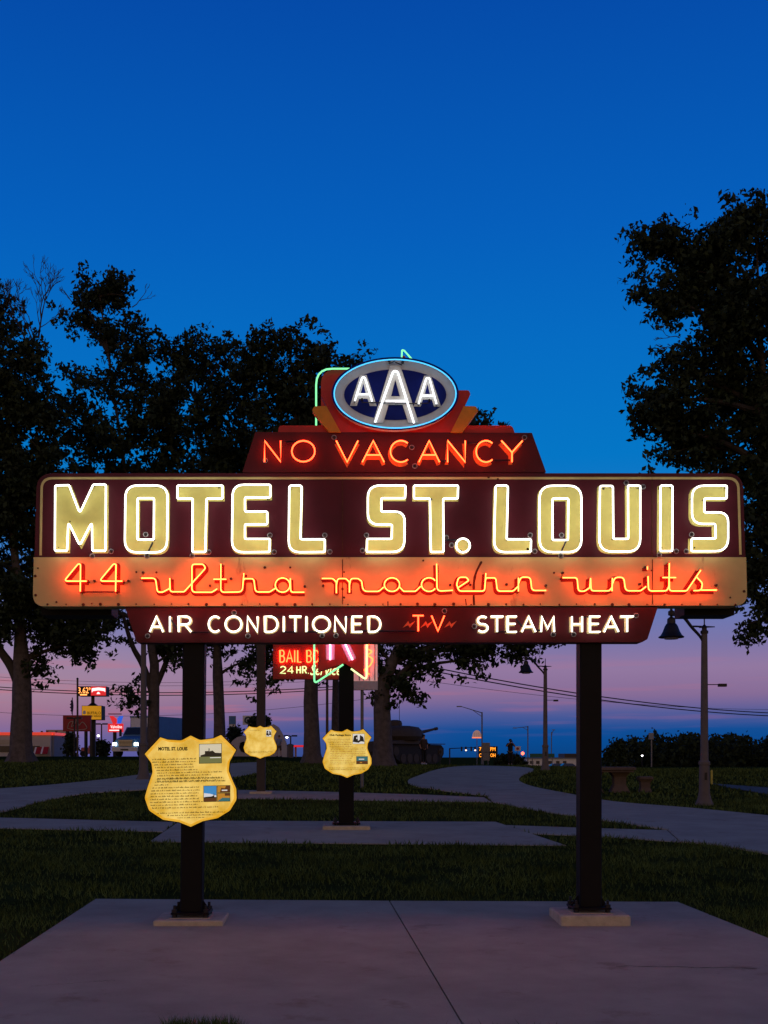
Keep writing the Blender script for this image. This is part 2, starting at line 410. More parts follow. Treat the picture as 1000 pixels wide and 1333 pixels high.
pave('left_path', cat2([(-70, 1031), (0, 1027.5), (60, 1023), (130, 1016), (190, 1008), (250, 1000.5), (300, 994.5), (346, 992.5)])+cat2([(346, 1004), (310, 1011.5), (250, 1021), (190, 1028.5), (110, 1034), (50, 1045), (0, 1058), (-70, 1061)]))
pave('road', [(926, 1020.5), (1000, 1026), (1300, 1048), (1300, 1074), (1000, 1034.5), (950, 1026)], 'asphalt', lift=.02, skirt=.08)
# ------------------------------------------------------------------ grass blades (one mass)
def inpoly(poly, x, y):
    c = np.zeros(len(x), bool); n = len(poly); j = n-1
    for i in range(n):
        xi, yi = poly[i]; xj, yj = poly[j]
        with np.errstate(divide='ignore', invalid='ignore'):
            hit = ((yi > y) != (yj > y)) & (x < (xj-xi)*(y-yi)/(yj-yi)+xi)
        c ^= hit; j = i
    return c
rng = np.random.default_rng(4)
def scatter(d0, d1, dens, wide=1.5):
    k = int(dens*wide*.62*(d1*d1-d0*d0)/2)
    d = np.sqrt(rng.uniform(d0*d0, d1*d1, k)); px = rng.uniform(500-560*wide, 500+560*wide, k)
    return (px-CX)*d/F, d-DIST
terr_np = np.vectorize(terr)
blade_v = []; 
def blades(d0, d1, dens, h, w):
    x, y = scatter(d0, d1, dens)
    cl = np.sin(x*2.3+np.sin(y*1.7)*1.3)*np.sin(y*2.9+x*.8)
    keep = rng.uniform(-1.3, .6, len(x)) < cl
    x, y, cl = x[keep], y[keep], cl[keep]
    for p in PAVED:
        m = (x > p[:, 0].min()) & (x < p[:, 0].max()) & (y > p[:, 1].min()) & (y < p[:, 1].max())
        bad = np.zeros(len(x), bool); bad[m] = inpoly(p, x[m], y[m]); x, y, cl = x[~bad], y[~bad], cl[~bad]
    z = terr_np(x, y); n = len(x)
    a = rng.uniform(0, 2*np.pi, n); hh = h*rng.uniform(.5, 1.25, n)*(1+.25*cl); ww = w*rng.uniform(.7, 1.4, n)
    ln = rng.normal(0, .5, (n, 2))*hh[:, None]
    v = np.empty((n, 3, 3))
    v[:, 0] = np.c_[x-np.cos(a)*ww, y-np.sin(a)*ww, z-.01]; v[:, 1] = np.c_[x+np.cos(a)*ww, y+np.sin(a)*ww, z-.01]
    v[:, 2] = np.c_[x+ln[:, 0], y+ln[:, 1], z+hh]
    blade_v.append(v)
blades(7.6, 14, 1100, .060, .0055); blades(14, 20, 650, .066, .008); blades(20, 32, 300, .075, .013); blades(32, 62, 70, .09, .03)
tx = rng.uniform(218, 312, 900); tp_ = [G(x, 1346.5+abs(rng.normal(0, 2))) for x in tx]   # a weedy tuft at the slab's front edge
n_ = len(tp_); a_ = rng.uniform(0, 6.28, n_); h_ = rng.uniform(.05, .14, n_); v_ = np.empty((n_, 3, 3)); q_ = np.array([tuple(p) for p in tp_]); ln_ = rng.normal(0, .35, (n_, 2))*h_[:, None]
v_[:, 0] = q_+np.c_[np.cos(a_), np.sin(a_), a_*0]*.006; v_[:, 1] = q_-np.c_[np.cos(a_), np.sin(a_), a_*0]*.006; v_[:, 2] = q_+np.c_[ln_, h_]
blade_v.append(v_)
def tri_object(name, V, m, quads=False):
    n = len(V); k = 4 if quads else 3
    me = bpy.data.meshes.new(name); me.vertices.add(n*k); me.vertices.foreach_set('co', np.ascontiguousarray(V, dtype=np.float32).ravel())
    me.loops.add(n*k); me.loops.foreach_set('vertex_index', np.arange(n*k, dtype=np.int32))
    me.polygons.add(n); me.polygons.foreach_set('loop_start', np.arange(0, n*k, k, dtype=np.int32))
    me.update(calc_edges=True); return me
o = link_mesh('grass', tri_object('grass', np.concatenate(blade_v), 'grass'), 'grass')
tag(o, 'dark green mown grass blades covering the park lawn', 'grass', kind='stuff')
# ------------------------------------------------------------------ the big neon sign
SP = F/DIST
def sx(px, off=0.): return (px-CX)*(DIST-off)/F
def sz(py, off=0.): return EYE+(CY-py)*(DIST-off)/F
def loc2(pts, off=0.): return [(sx(p[0], off), sz(p[1], off)) for p in pts]
def px_r(poly, rad=2.): return fillet(poly, rad)
sign = thing('motel_sign', 'wide maroon and cream neon motel sign on two black posts, nearest the camera', 'sign', (sx(508), .16, terr(0, .1)+.1))
def plate_px(name, loops, y0, y1, m, parent=sign, off=None):
    off = -y0 if off is None else off
    return MB().plate([loc2(l, off) for l in loops], y0, y1).build(name, m, parent)
main_poly = fillet([(48, 616, 22), (967, 616, 22), (970.5, 727, 0), (45, 727, 0)], 22, seg=8)
plate_px('main_panel', [main_poly], 0, .25, 'maroon', off=0)
cream_poly = fillet([(44.5, 727.6, 0), (971, 727.6, 0), (972.5, 788.5, 16), (43, 789.5, 16)], 16, seg=8)
plate_px('lower_panel', [cream_poly], -.012, .25, 'cream', off=0)
plate_px('bottom_panel', [fillet([(163, 790.5, 1), (856.5, 790, 1), (843, 832, 3), (836, 836, 3), (178, 836.5, 3)], 1)], .0, .22, 'maroon_light', off=0)
plate_px('top_panel', [fillet([(332.5, 562.5, 1), (692.5, 563.5, 1), (711, 615, 1), (315.5, 615, 1)], 1)], -.004, .24, 'maroon_light', off=0)
# pale trim line as a thin strip standing 3 mm proud
tl = fillet([(51.5, 723, 0), (53, 621, 16), (962.5, 621, 16), (965.5, 722, 0)], 16, closed=False, seg=8)
ti = fillet([(54.5, 723, 0), (56, 624, 13.5), (959.5, 624, 13.5), (962.5, 722, 0)], 13.5, closed=False, seg=8)
plate_px('trim_line', [tl+ti[::-1]], -.004, .0, 'cream', off=0)
for x in (446, 849):                       # sheet joints
    MB().box((sx(x)-.004, -.0155, sz(787)), (sx(x)+.004, -.0125, sz(728.5))).box((sx(x)-.004, -.0035, sz(726.5)), (sx(x)+.004, -.0005, sz(617))).build('sheet_joint', 'rust', sign)
plate_px('edge_flashing', [fillet([(44, 725.6), (971, 725.6), (971, 727.4), (44, 727.4)], 0)], -.010, -.0005, 'cream', off=0)
# rust streak and scrapes
for pl, w in (([(627, 731), (620, 745), (617, 758), (616.5, 772), (617, 788)], 2.2), ([(606, 780), (607, 788)], 1.2), ([(505, 783), (505, 789)], 1.)):
    MB().tube([(sx(x), -.0125, sz(y)) for x, y in catmull([p for p in pl], 4)], [w/SP*(.6+.4*random.random()) for _ in range(4*(len(pl)-1)+1)], 6, flat=.10).build('rust_streak', 'rust', sign)
# letters outlined by tube
BIG = {
 'M': ([(72, 632), (90, 631.5), (104, 668), (121.5, 630.8), (138, 630.8), (137.5, 717), (120.3, 717), (119.8, 679.5, 1.5), (104, 710), (89, 679.5, 1.5), (87.5, 717), (71.5, 717)], None, 2.2),
 'O': ([(163.5, 632, 16), (218.5, 632, 16), (217.5, 719, 16), (162.5, 719, 16)], [(179.3, 648.5), (200.7, 648.5), (200.3, 702.5), (179, 702.5)], 2),
 'T': ([(231, 632), (290, 632), (290, 649), (269, 649), (267.5, 718.5), (250.5, 718.5), (251, 649), (231, 649)], None, 2),
 'E': ([(352, 631), (352, 647.5), (319, 647.5), (319, 666), (348, 666), (348, 682.5), (319, 682.5), (319, 701.5), (351.5, 701.5), (351, 718.5), (302, 719, 15), (303, 631, 15)], None, 2),
 'L': ([(376.8, 632, 3.5), (393, 632, 3.5), (391.3, 702), (423, 702), (423, 718.5), (375.8, 719, 15)], None, 2),
 'S': ([(479, 632, 16), (528, 632), (527.5, 648.5), (496.5, 648.5), (496.5, 666), (527, 666, 13), (526.5, 718.5, 16), (477.5, 718.5), (478, 701.5), (510, 701.5), (510.5, 683), (479, 683, 15)], None, 2),
 'T2': ([(539, 632), (596.5, 632), (596, 649), (577, 649), (577.5, 718.5), (561, 718.5), (559.8, 649), (539, 649)], None, 2),
 'dot': (ellipse(602.8, 710, 9, 9, 16), None, 0),
 'L2': ([(645.2, 632, 3.5), (661.4, 632, 3.5), (659.7, 702), (691.5, 702), (691, 718.3), (643, 719, 15)], None, 2),
 'O2': ([(702.5, 632.3, 17), (757, 632.3, 17), (757, 718.7, 17), (702.5, 718.7, 17)], [(719.3, 649), (740, 649), (739.5, 703), (719.5, 703)], 2),
 'U': ([(781.2, 632.5, 3), (798, 632.5, 3), (798.6, 701.5), (818, 701.5), (817.6, 632), (833.6, 632.3, 2), (833.6, 718, 17), (780, 718, 17)], None, 2),
 'I': ([(860, 632, 2.5), (875.6, 632, 2.5), (875.2, 717.3), (859.5, 717.3)], None, 2),
 'S2': ([(901, 632.2, 16), (946.3, 632.2), (946, 649), (917, 649), (917, 667), (948, 667, 13), (948, 717.5, 17), (900, 717.5), (900.5, 701), (931.8, 701), (931.2, 682), (901, 682, 15)], None, 2),
}
T_OFF = .085
for key, (outer, inner, rad) in BIG.items():
    grow = offset_poly(outer, 1.6); loops = [fillet([(p[0], p[1], (p[2] if len(p) > 2 else .6)) for p in grow], .6)]
    if inner: loops.append(fillet(offset_poly(inner, -1.4), .6))
    face = MB().plate([loc2(l, T_OFF) for l in loops], -.010, -.0005).build('letter_face', 'letter_yellow', sign)
    face['label'] = 'yellow letter face %s outlined by white neon' % key[0].upper() if key != 'dot' else 'round yellow full stop ringed by white neon'
    r = 1.12/SP
    mb = MB(); o = fillet(outer, rad, seg=6)
    # a small gap where the tube ends meet
    mb.tube([(sx(x, T_OFF), -T_OFF, sz(y, T_OFF)) for x, y in o], r, 8, closed=True)
    if inner: MB().tube([(sx(x, T_OFF), -T_OFF, sz(y, T_OFF)) for x, y in fillet(inner, 2, seg=5)], r, 8, closed=True).build('neon_tube', 'neon_white', face, smooth=True)
    mb.build('neon_tube', 'neon_white', face, smooth=True)
    # glass stand-offs
    st = MB(); rr = random.Random(key); pts = o+(fillet(inner, 2) if inner else [])
    for k in range(0, len(pts), max(3, len(pts)//7)):
        x, y = pts[k]; st.tube([(sx(x, T_OFF), -.010, sz(y, T_OFF)), (sx(x, T_OFF), -T_OFF+r*.8, sz(y, T_OFF))], .005, 6)
    tag(st.build('tube_support', 'insulator', face), kind='stuff')
    # screw and drill holes in the face
    ho = MB()
    xs = [p[0] for p in outer]; ys = [p[1] for p in outer]
    for k in range(3):
        x, y = rr.choice(outer)[:2]; x += (sum(xs)/len(xs)-x)*.16; y += (sum(ys)/len(ys)-y)*.10
        q = (sx(x), sz(y)); rd = rr.choice([.005, .008, .012])
        ho.plate([[(q[0]+rd*math.cos(a*.785), q[1]+rd*math.sin(a*.785)) for a in range(8)]], -.0125, -.0095)
    tag(ho.build('screw_hole', 'black', face), kind='stuff')
# neon script with red painted backing
SCRIPT = [
 ('4', [[(113, 756.5), (83.3, 756.5, 2.5), (101.6, 734.3, 2.5), (105, 734.3, 2), (104.6, 770)]]),
 ('4', [[(159.5, 756.5), (129.3, 756.5, 2.5), (147.8, 734.3, 2.5), (151.2, 734.3, 2), (150.6, 770)]]),
 ('u', [[(184, 752.6), (202.5, 752.6, 5), (205, 770.8, 9), (212, 770.8, 6), (221, 766, 3), (221.2, 752.5)], [(221.2, 752.5), (221.6, 770.4, 4), (240, 770.4, 3), (268, 739.5, 4), (264.5, 734.6, 3), (250, 734.6, 4), (250, 771, 5), (276, 771, 4), (283, 766.5)]]),
 ('t', [[(287.6, 733.8), (287.4, 771, 5), (315.5, 770.5, 6), (317.6, 746)], [(278, 754.1), (295, 754.1)]]),
 ('r', [[(317.6, 755), (318.5, 753.3, 1), (330.5, 753.3, 4), (332.6, 770.6, 5), (351, 770.6, 4), (359, 765.5)]]),
 ('a', [[(x, y) for x, y in ellipse(368, 761.6, 9.6, 9.3, 22)]+[(377.6, 761.6)], [(378, 753), (378.6, 771, 3.5), (396.5, 771)]]),
 ('m', [[(419, 753), (433.5, 753, 6), (438, 758, 2), (438, 772)], [(438, 762), (439.5, 753.2, 4), (450.5, 753.2, 5), (455, 758, 2), (455, 771.3)], [(455, 762), (456.6, 753.2, 4), (466.5, 753.2, 5), (471, 757, 3), (472.6, 770, 7), (493, 770, 6), (499.6, 764.5)]]),
 ('o', [[(x, y) for x, y in ellipse(510.4, 761, 10, 8.9, 22)]+[(520.4, 761)], [(519.6, 763.5), (525.5, 769.8, 3), (541, 769.8, 4), (547.6, 763.5)]]),
 ('d', [[(x, y) for x, y in ellipse(558.6, 761, 9.8, 8.9, 20, 35, 325)], [(568.4, 733.8), (569, 769.8, 6), (589.5, 768.5)]]),
 ('e', [[(597, 764.6), (610.6, 755.6, 1.5), (607, 751.4, 3), (597, 751.4, 5), (594.6, 761, 5), (597.5, 769.5, 5), (631, 769.5, 4), (632.6, 746)]]),
 ('r', [[(632.7, 754), (633.4, 752.2, 1), (645.5, 752.2, 3.5), (647.6, 769.5, 4.5), (668, 769.5, 5), (674.6, 763.5)]]),
 ('n', [[(675, 752), (675, 769.8)], [(675, 760), (678, 751.4, 5), (690.5, 751.4, 5.5), (692.4, 768.7, 5), (711, 768.7)]]),
 ('u', [[(732.5, 752), (751.3, 752, 4), (753, 769.6, 8), (761, 769.6, 6), (768, 765, 3), (768.8, 752.4)], [(768.8, 752.4), (769.4, 769.2, 4), (793, 769.2, 4), (797, 764.5)]]),
 ('n', [[(797.3, 752.4), (796.8, 769.6)], [(797, 761), (800.5, 751.6, 6), (812, 751.6, 5.5), (814.3, 769.2, 6), (834, 769.2, 5), (841, 763.5)]]),
 ('i', [[(843.6, 750), (844.3, 769.4, 5), (868, 769.2, 4), (871, 763, 3), (871.4, 733)], [(842.8, 737.5), (842.8, 741.5)]]),
 ('t', [[(871.4, 757), (871.5, 769.3, 4), (894, 769.3, 4), (912.5, 742)], [(862.5, 751.9), (880, 751.9)]]),
 ('s', [[(906.3, 750.5), (914.6, 759, 6), (913, 768.8, 5), (903, 768.8)], [(913, 768.2), (933, 768.2)]]),
]
SC_OFF = .115
for ch, strokes in SCRIPT:
    back = MB(); tube = MB()
    for i, st in enumerate(strokes):
        closed_curve = len(st) > 18
        pl = st if closed_curve else fillet([(p[0], p[1], (p[2] if len(p) > 2 else 1.)) for p in st], 1., closed=False, seg=5)
        pts = [(sx(x, SC_OFF), sz(y, SC_OFF)) for x, y in pl]
        back.tube([(a, -.0135-.0012*i, b) for a, b in pts], 3.9/SP, 6, flat=.07)
        tube.tube([(a, -SC_OFF-.004*i, b) for a, b in pts], .85/SP, 7)
    bo = back.build('script_letter', 'letter_red', sign); bo['label'] = 'red script letter %s traced by glowing red neon' % ch
    tube.build('neon_tube', 'neon_red', bo, smooth=True)
    st = MB()
    for s_ in strokes[:1]:
        for x, y in (s_[0][:2], s_[-1][:2]):
            st.tube([(sx(x, SC_OFF), -.013, sz(y, SC_OFF)), (sx(x, SC_OFF), -SC_OFF+.008, sz(y, SC_OFF))], .010, 7)
    tag(st.build('tube_support', 'letter_red', bo), kind='stuff')
# block letters drawn as strokes
def arc(cx, cy, rx, ry, a0, a1, n=12): return [(cx+rx*math.cos(R(a0+(a1-a0)*i/n)), cy+ry*math.sin(R(a0+(a1-a0)*i/n))) for i in range(n+1)]
FONT = {
 'A': [[(0, 0), (.5, 1), (1, 0)], [(.2, .33), (.8, .33)]], 'I': [[(.5, 0), (.5, 1)]],
 'R': [[(0, 0), (0, 1), (.5, 1)]+arc(.55, .74, .40, .26, 90, -90, 8)+[(0, .48)], [(.5, .48), (1, 0)]],
 'C': [arc(.55, .5, .55, .5, 50, 310, 18)], 'O': [arc(.5, .5, .5, .5, 90, 450, 24)],
 'N': [[(0, 0), (0, 1), (1, 0), (1, 1)]], 'D': [[(0, 0), (0, 1), (.4, 1)]+arc(.4, .5, .6, .5, 90, -90, 12)+[(0, 0)]],
 'T': [[(0, 1), (1, 1)], [(.5, 1), (.5, 0)]], 'E': [[(1, 1), (0, 1), (0, 0), (1, 0)], [(0, .52), (.85, .52)]],
 'S': [arc(.5, .745, .46, .255, 40, 270, 12)[:-1]+arc(.5, .255, .48, .255, 90, -145, 12)],
 'M': [[(0, 0), (.06, 1), (.5, .2), (.94, 1), (1, 0)]], 'H': [[(0, 0), (0, 1)], [(1, 0), (1, 1)], [(0, .5), (1, .5)]],
 'V': [[(0, 1), (.5, 0), (1, 1)]], 'Y': [[(0, 1), (.5, .45), (1, 1)], [(.5, .45), (.5, 0)]],
 'B': [[(0, 0), (0, 1), (.5, 1)]+arc(.5, .76, .42, .24, 90, -90, 8)+[(0, .52)], [(.45, .52)]+arc(.5, .26, .5, .26, 90, -90, 8)+[(0, 0)]],
 'L': [[(0, 1), (0, 0), (1, 0)]], '2': [arc(.5, .72, .48, .28, 160, -30, 10)+[(0, 0), (1, 0)]], '4': [[(.75, 0), (.75, 1), (0, .3), (1, .3)]],
 '.': [[(.3, 0), (.7, 0)]],
}
def block_letters(rows, y0, y1, off, bw, tw, bm, tm, parent=sign, bname='letter_face', d=DIST, back=True, ybase=0., words='', toff=True):
    for ch, x0, x1 in rows:
        wpx = x1-x0; mb, tb = MB(), MB()
        for i, st in enumerate(FONT[ch]):
            ins = bw*.9 if back else 0
            px = [(x0+ins/2+u*(wpx-ins), y1-ins/2-v*(y1-y0-ins)) for u, v in st]
            q = [((x-CX)*(d-off)/F, EYE+(CY-y)*(d-off)/F) for x, y in px]
            if back: mb.tube([(a, d-DIST+ybase-.003-.0015*i, b) for a, b in q], bw*d/F, 6, flat=.10)
            tb.tube([(a, d-DIST+ybase-off-.003*i, b) for a, b in q], tw*d/F, 6)
        if back:
            b = mb.build(bname, bm, parent); b['label'] = words % ch
            tb.build('neon_tube', tm, b, smooth=True)
        else:
            b = tb.build('neon_tube', tm, parent, smooth=True); b['label'] = words % ch
AIR = [('A', 194, 213.5), ('I', 217.5, 225), ('R', 231.6, 250), ('C', 270.6, 288), ('O', 292.5, 315.5), ('N', 321, 336.5), ('D', 344, 362.5), ('I', 366, 373), ('T', 375.5, 393.5), ('I', 395.5, 402.5), ('O', 406.5, 430.5), ('N', 435, 451.5), ('E', 458, 473), ('D', 479, 496.5),
       ('S', 620.5, 636.5), ('T', 638, 656.5), ('E', 660, 674), ('A', 678.5, 698.5), ('M', 703.5, 722.8), ('H', 743.5, 759), ('E', 767, 782.5), ('A', 785.5, 806.5), ('T', 807, 826)]
block_letters(AIR, 801.3, 823.6, .06, 2.5, 1.15, 'letter_cream', 'neon_white_small', words='cream letter %s with white neon on the bottom panel')
block_letters([('T', 536.5, 552.5), ('V', 561, 579.5)], 800.5, 822.5, .07, 2.0, 1.05, 'letter_red', 'neon_red_no', words='red neon letter %s on the bottom panel')
for x in (532.5, 555.5, 586.5):
    bz = [(x-8.5, 817.5), (x-1, 808.5), (x+1, 812.5), (x+8.5, 808), (x+1, 817.5), (x-1, 813.5)]
    plate_px('painted_bolt', [bz], -.004, -.0005, 'bolt_paint', off=0)
block_letters([('N', 344.5, 365.5), ('O', 380, 410)], 573.8, 601, .06, 2.5, 1.0, None, 'neon_red_no', back=False, words='bare red neon letter %s on the top panel')
VAC = [('V', 436.5, 467.5), ('A', 470.5, 501.5), ('C', 507, 534.5), ('A', 544, 573.5), ('N', 581.5, 607), ('C', 618.5, 644.5), ('Y', 651.5, 681.5)]
block_letters(VAC, 572.5, 603, .12, 2.9, .9, 'letter_orange', 'neon_orange', words='orange letter %s with red neon on the top panel', ybase=-.004)
# electrode housings, jumpers, bolts
ring = MB(); ring.tube([(.022*math.cos(a), -.012, .022*math.sin(a)) for a in [i*math.pi/7 for i in range(14)]], .0045, 6, closed=True); ring_me = ring.mesh('electrode_housing', smooth=True); ring_me.materials.append(MATS['glass_ring'])
btn = MB(); btn.loft([[(.014*f*math.cos(i*.785), y, .014*f*math.sin(i*.785)) for i in range(8)] for f, y in ((1, 0), (1, -.03), (.5, -.05))]); btn_me = btn.mesh('insulator', smooth=True); btn_me.materials.append(MATS['insulator'])
sl = Vector(sign.location)
def electrode(px, py, y=0.):
    o = bpy.data.objects.new('electrode_housing', ring_me); COL.objects.link(o); o.parent = sign; o.location = Vector((sx(px), y, sz(py)))-sl
    b = bpy.data.objects.new('insulator', btn_me); COL.objects.link(b); b.parent = o
for px, py in [(120.5, 724), (145, 718), (190, 696), (191.5, 724), (250.5, 724), (272, 719), (351.5, 697), (357, 719), (423, 697), (429.5, 718.5), (477, 697), (472, 717), (581, 700), (588, 710), (690, 697), (696, 718), (731, 697), (730, 724), (815, 629), (837, 634), (858, 723), (880, 718), (900, 696), (893, 718)]: electrode(px, py)
for px, py in [(192.5, 828), (305, 797.5), (323, 828), (419.5, 827.5), (437.5, 827.5), (578.5, 795.5), (617.5, 815.5), (720, 826), (746.5, 826), (828, 801.5), (345.5, 600), (435, 570), (540, 607), (536, 583), (682.5, 570)]: electrode(px, py, -.004 if py < 620 else 0)
for px, py in [(114, 757), (124, 757), (168, 757), (187, 746), (301, 754), (274, 763), (397, 764), (421, 763), (586, 762), (612, 762), (659, 761.5), (710, 763), (732, 746.5), (832, 761), (839, 739), (931, 762.5)]:
    b = bpy.data.objects.new('insulator', btn_me); COL.objects.link(b); b.parent = sign; b.location = Vector((sx(px), -.012, sz(py)))-sl
bl = MB(); bl.loft([[(.011*f*math.cos(i*1.047), y, .011*f*math.sin(i*1.047)) for i in range(6)] for f, y in ((1, 0), (1, -.006), (.6, -.009))]); bl_me = bl.mesh('bolt'); bl_me.materials.append(MATS['rust'])
def bolt(px, py, y, s=1.):
    o = bpy.data.objects.new('bolt', bl_me); COL.objects.link(o); o.parent = sign; o.location = Vector((sx(px), y, sz(py)))-sl; o.scale = (s, 1, s)
rr = random.Random(3)
for i in range(40): bolt(63+i*22.9+rr.uniform(-1, 1), 787+rr.uniform(-.5, .4), -.012, rr.choice([.7, .8, 1., 1.5]))
for i in range(18): bolt(185+i*38.3, 833+rr.uniform(-.5, .5), 0, .7)
for x, y in [(74, 784), (120, 786), (178, 745), (204, 745.5), (345, 739), (378, 739), (551, 730), (721, 746), (848, 743), (950, 778), (968, 770), (46.5, 750), (47, 775), (50, 740), (648, 624), (636, 621), (448, 745), (446, 767), (448, 778)]: bolt(x, y, -.012 if y > 728 else -.004, rr.choice([.8, 1, 1.3]))
for i in range(14): bolt(345+i*26, 612+rr.uniform(-.5, .5), -.004, .7)
# blacked-out tube returns between letters
for a, b in [((191.5, 722), (199, 706)), ((249, 823), (272, 823)), ((222, 806), (231, 819)), ((352, 803), (371, 803)), ((368, 822.5), (386, 822.5)), ((399, 822.5), (414, 822.5)), ((466, 821), (541, 821.5)), ((580, 703), (594, 703)), ((447, 803), (459, 803)), ((648, 822.5), (664, 822.5)), ((672, 806), (680, 816)), ((698, 820.5), (705, 820.5)), ((759, 803), (768, 803)), ((372, 575), (390, 575)), ((608, 577), (625, 576.5)), ((571, 600), (586, 600)), ((644, 599), (664, 599)), ((729.5, 721), (737, 704))]:
    MB().tube([(sx(a[0], .05), -.05, sz(a[1], .05)), (sx(b[0], .05), -.05, sz(b[1], .05))], .009, 6).build('tube_return', 'insulator', sign)
MB().tube([(sx(105, .05), -.05, sz(770.5, .05)), (sx(150, .05), -.05, sz(770.5, .05))], .008, 6).build('tube_return', 'letter_red', sign)
# crown of the sign: red strip, wings, oval emblem
plate_px('crown_base', [fillet([(362, 564, 0), (362.5, 552.8, 9), (668, 552.8, 11), (671, 564, 0)], 3)], .03, .2, 'red_enamel', off=0)
plate_px('red_wing', [fillet([(436, 508, 1), (418, 508, 4), (418.5, 516, 2), (443, 563.6, 0), (588, 563.6, 0), (612.5, 513, 3), (610.5, 508, 4), (592, 508, 1)], 1)], .0, .09, 'red_enamel', off=0)
plate_px('orange_wing', [fillet([(409, 530, 4), (425, 529.6, 1), (443.5, 563.4, 0), (428.5, 563.4, 0), (406.5, 535.5, 3)], 1)], -.03, .07, 'orange_enamel', off=0)
plate_px('orange_wing', [fillet([(603.5, 529.6, 1), (619.5, 530, 4), (622, 536, 3), (601.5, 563.8, 0), (586.5, 563.8, 0)], 1)], -.03, .07, 'orange_enamel', off=0)
EO = .10
emb = MB().plate([loc2(ellipse(514.4, 512.8, 81.2, 46, 56), EO)], -EO, .05).build('emblem_oval', 'emblem_white', sign); emb['label'] = 'white oval emblem with three letters A on a blue field'
MB().tube([(sx(x, EO), -EO-.012, sz(y, EO)) for x, y in ellipse(514.4, 512.8, 81, 45.8, 56)], .013, 8, closed=True).build('emblem_rim', 'emblem_blue', emb, smooth=True)
MB().plate([loc2(ellipse(514.5, 514, 66.5, 33, 48), EO)], -EO-.006, -EO-.0005).build('emblem_field', 'emblem_blue', emb)
def A_poly(ax, ay, lx, rx_, by, w, top, bar0, bar1):
    outer = [(ax-top, ay), (ax+top, ay), (rx_, by), (rx_-w, by)]
    k = lambda x0, y0, x1, y1, y: x0+(x1-x0)*(y-y0)/(y1-y0)
    li0 = lambda y: k(ax-top, ay, lx, by, y)+w*.98; ri0 = lambda y: k(ax+top, ay, rx_, by, y)-w*.98
    outer += [(ri0(bar1), bar1), (li0(bar1), bar1), (lx+w, by), (lx, by)]
    yt = bar0-(ri0(bar0)-li0(bar0))*.99*(by-ay)/max(1, (rx_-lx-2*w+.01)-(0))*.9
    yt = max(yt, ay+(bar0-ay)*.45)
    hole = [(li0(bar0), bar0), ((li0(yt)+ri0(yt))/2, yt), (ri0(bar0), bar0)]
    return [outer, hole]
for i, (A, tb, to) in enumerate([
    (A_poly(473, 488.5, 455.5, 490.5, 528.8, 9, 4.2, 512.5, 519.5), [[(462, 522), (471.5, 491.5, 2), (475, 491.5, 2), (484.6, 522.6)], [(465.6, 513.6), (481, 513.6)]], .0),
    (A_poly(514.5, 476.5, 485.5, 545, 551, 13.5, 6.5, 516.5, 527.5), [[(488.4, 550), (512, 483.5, 4), (517.5, 483.5, 4), (539, 551)], [(502.5, 522.4), (528.5, 522.4)]], .004),
    (A_poly(556.5, 489.5, 538.5, 574, 529.6, 9, 4.2, 513.5, 520.5), [[(545, 526), (555, 492.5, 2), (559, 492.5, 2), (568.3, 526)], [(549.5, 515.4), (565.5, 515.4)]], .0)]):
    ap = MB().plate([loc2(l, EO) for l in A], -EO-.014-to, -EO-.0065).build('emblem_letter', 'emblem_white', emb)
    mb = MB()
    for k, st in enumerate(tb): mb.tube([(sx(x, .15), -.155-.004*k, sz(y, .15)) for x, y in fillet([(p[0], p[1], p[2] if len(p) > 2 else 0) for p in st], 0, closed=False)], (1.25 if i == 1 else 1.05)/SP, 7)
    mb.build('neon_tube', 'neon_blue_white', emb, smooth=True)
    st = MB()
    for s_ in tb[:1]:
        for x, y in (s_[0][:2], s_[-1][:2]): st.tube([(sx(x, .15), -EO-.014, sz(y, .15)), (sx(x, .15), -.15, sz(y, .15))], .007, 6)
    tag(st.build('tube_support', 'insulator', emb), kind='stuff')
MB().tube([(sx(x, .17), -.17, sz(y, .17)) for x, y in ellipse(514.4, 512.6, 79.3, 44.6, 64)], .8/SP, 7, closed=True).build('neon_tube', 'neon_cyan', emb, smooth=True)
for px, py in [(506, 475), (523.5, 476.5), (471, 525), (558, 526)]:
    b = bpy.data.objects.new('insulator', btn_me); COL.objects.link(b); b.parent = emb; b.location = Vector((sx(px), -EO-.006, sz(py)))-sl
    MB().tube([(sx(px, .1), -.13, sz(py, .1)), (sx(514, .1), -.14, sz(py-3.5 if py < 480 else py+1, .1))], .006, 5).build('tube_return', 'insulator', emb)
